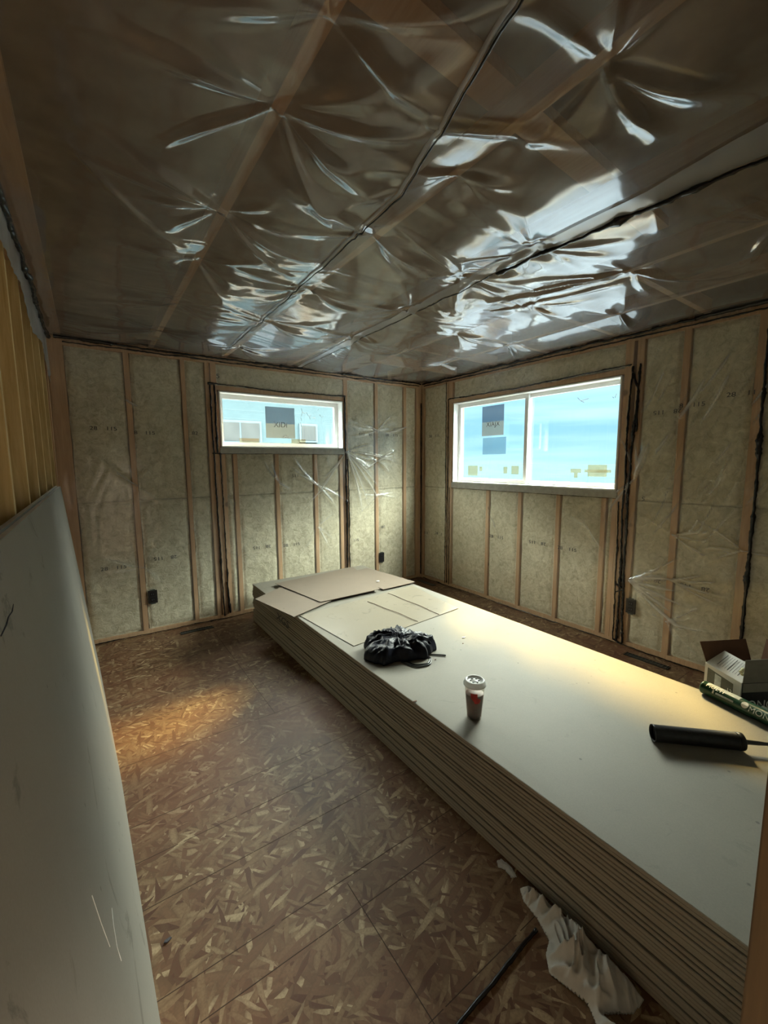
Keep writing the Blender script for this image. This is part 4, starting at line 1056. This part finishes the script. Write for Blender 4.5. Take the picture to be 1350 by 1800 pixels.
def vent(x, y, lx, ly, label):
    root = empty('floor_vent', (x, y, 0)); tag(root, label, 'vent')
    bm = bmesh.new(); t = .006
    for a in ((-lx/2, lx/2, -ly/2, -ly/2+t), (-lx/2, lx/2, ly/2-t, ly/2), (-lx/2, -lx/2+t, -ly/2+t, ly/2-t), (lx/2-t, lx/2, -ly/2+t, ly/2-t)): addbox(bm, *a, .0004, .006)
    bobj('vent_frame', bm, M['black'], root)
    box('vent_opening', -lx/2+t, lx/2-t, -ly/2+t, ly/2-t, .0004, .002, M['black'], root)
    bm = bmesh.new(); n = 12
    for k in range(n):
        if lx > ly: q = -lx/2+t+(lx-2*t)*(k+.5)/n; addbox(bm, q-.002, q+.002, -ly/2+t, ly/2-t, .002, .005)
        else: q = -ly/2+t+(ly-2*t)*(k+.5)/n; addbox(bm, -lx/2+t, lx/2-t, q-.002, q+.002, .002, .005)
    bobj('louvre', bm, M['panel'], root)
vent(-2.735, -.147, .27, .055, 'dark floor vent by the back wall left of the stack'); vent(-.115, -.235, .06, .29, 'dark floor vent in the far corner behind the stack'); vent(-.125, -2.745, .06, .30, 'dark floor vent under the large window wall right of the stack')

# ================================================================== RAG AND SCRAPS ON THE FLOOR
def heap(name, outline, height, mat, label, cat, seed, res=.004, freq=22):
    poly = np.array(outline); lo = poly.min(0)-.01; hi = poly.max(0)+.01
    nx = int((hi[0]-lo[0])/res)+1; ny = int((hi[1]-lo[1])/res)+1
    A, B = np.meshgrid(np.linspace(lo[0], hi[0], nx), np.linspace(lo[1], hi[1], ny))
    ins = np.zeros(A.shape, bool); dist = np.full(A.shape, 9.)
    n = len(poly)
    for i in range(n):
        x0, y0 = poly[i]; x1, y1 = poly[(i+1) % n]
        c = ((y0 > B) != (y1 > B)) & (A < (x1-x0)*(B-y0)/(y1-y0+1e-12)+x0); ins ^= c
        dx, dy = x1-x0, y1-y0; t = np.clip(((A-x0)*dx+(B-y0)*dy)/(dx*dx+dy*dy), 0, 1); dist = np.minimum(dist, np.hypot(A-x0-t*dx, B-y0-t*dy))
    dist = dist+.006*(vnoise(A*60, B*60, seed)-.5)
    e = np.clip(dist/.05, 0, 1)**.85*1.1
    wA = A+.05*vnoise(A*10, B*10, seed+1); wB = B+.05*vnoise(A*10, B*10, seed+2)
    ca, sa = math.cos(.5), math.sin(.5); ac = wA*ca+wB*sa; al = -wA*sa+wB*ca
    rd = 1-np.abs(2*vnoise(ac*freq*1.7, al*freq*.5, seed+3)-1); rd2 = 1-np.abs(2*vnoise(al*freq*2.6, ac*freq*.9, seed+4)-1)
    Zh = height*e*(.22+.60*rd**2.2+.34*rd2**2+.35*(vnoise(A*9, B*9, seed+6)-.4))
    Zh = np.where(ins, np.maximum(Zh, .003), .001)
    keepc = (ins[:-1, :-1] & ins[1:, :-1] & ins[:-1, 1:] & ins[1:, 1:])
    V = [(a, b, z+.0015) for a, b, z in zip(A.ravel(), B.ravel(), Zh.ravel())]; F = grid_faces(nx, ny, keepc)
    N = len(V); V += [(a, b, .0008) for a, b in zip(A.ravel(), B.ravel())]
    F2 = [tuple(N+i for i in q[::-1]) for q in F]
    # skirt
    from collections import Counter
    ec = Counter()
    for q in F:
        for i in range(4): ec[frozenset((q[i], q[(i+1) % 4]))] += 1
    F3 = [(tuple(k_)[0], tuple(k_)[1], N+tuple(k_)[1], N+tuple(k_)[0]) for k_, c in ec.items() if c == 1]
    used = sorted({i for q in F+F2+F3 for i in q}); mp_ = {v: i for i, v in enumerate(used)}
    o = pyobj(name, [V[i] for i in used], [tuple(mp_[i] for i in q) for q in F+F2+F3], mat, smooth=True)
    return tag(o, label, cat)
heap('cotton_rag', [(-2.300, -3.265), (-2.262, -3.29), (-2.262, -3.40), (-2.262, -3.50), (-2.262, -3.60), (-2.275, -3.66), (-2.33, -3.655), (-2.395, -3.61), (-2.395, -3.70), (-2.44, -3.72), (-2.445, -3.63), (-2.41, -3.57),
                    (-2.42, -3.53), (-2.435, -3.47), (-2.40, -3.435), (-2.36, -3.42), (-2.335, -3.36), (-2.325, -3.30)], .075, M['cloth'], 'crumpled white cotton rag on the floor against the near side of the stack', 'rag', 4, .0025)
heap('insulation_tuft', [(-2.262, -3.155), (-2.258, -3.20), (-2.272, -3.235), (-2.292, -3.225), (-2.288, -3.19), (-2.300, -3.17), (-2.285, -3.15)], .03, M['cloth'], 'small white fibre tuft on the floor beside the stack', 'fluff', 9, .003, 60)
# dried black sealant streak on the boards
bead(None, [(-2.365, -3.378, .0035), (-2.50, -3.385, .0035), (-2.76, -3.40, .0035)], .0065, .0015, seed=90, name='sealant_streak', flat=2)
st_ = bpy.data.objects['sealant_streak']; tag(st_, 'dark straight sealant streak on the floor boards left of the white rag', 'sealant')
scrap(-3.33, -2.73, 0, .014, M['ink'], 'small dark fleck on the floor at the foot of the leaning drywall', 12)
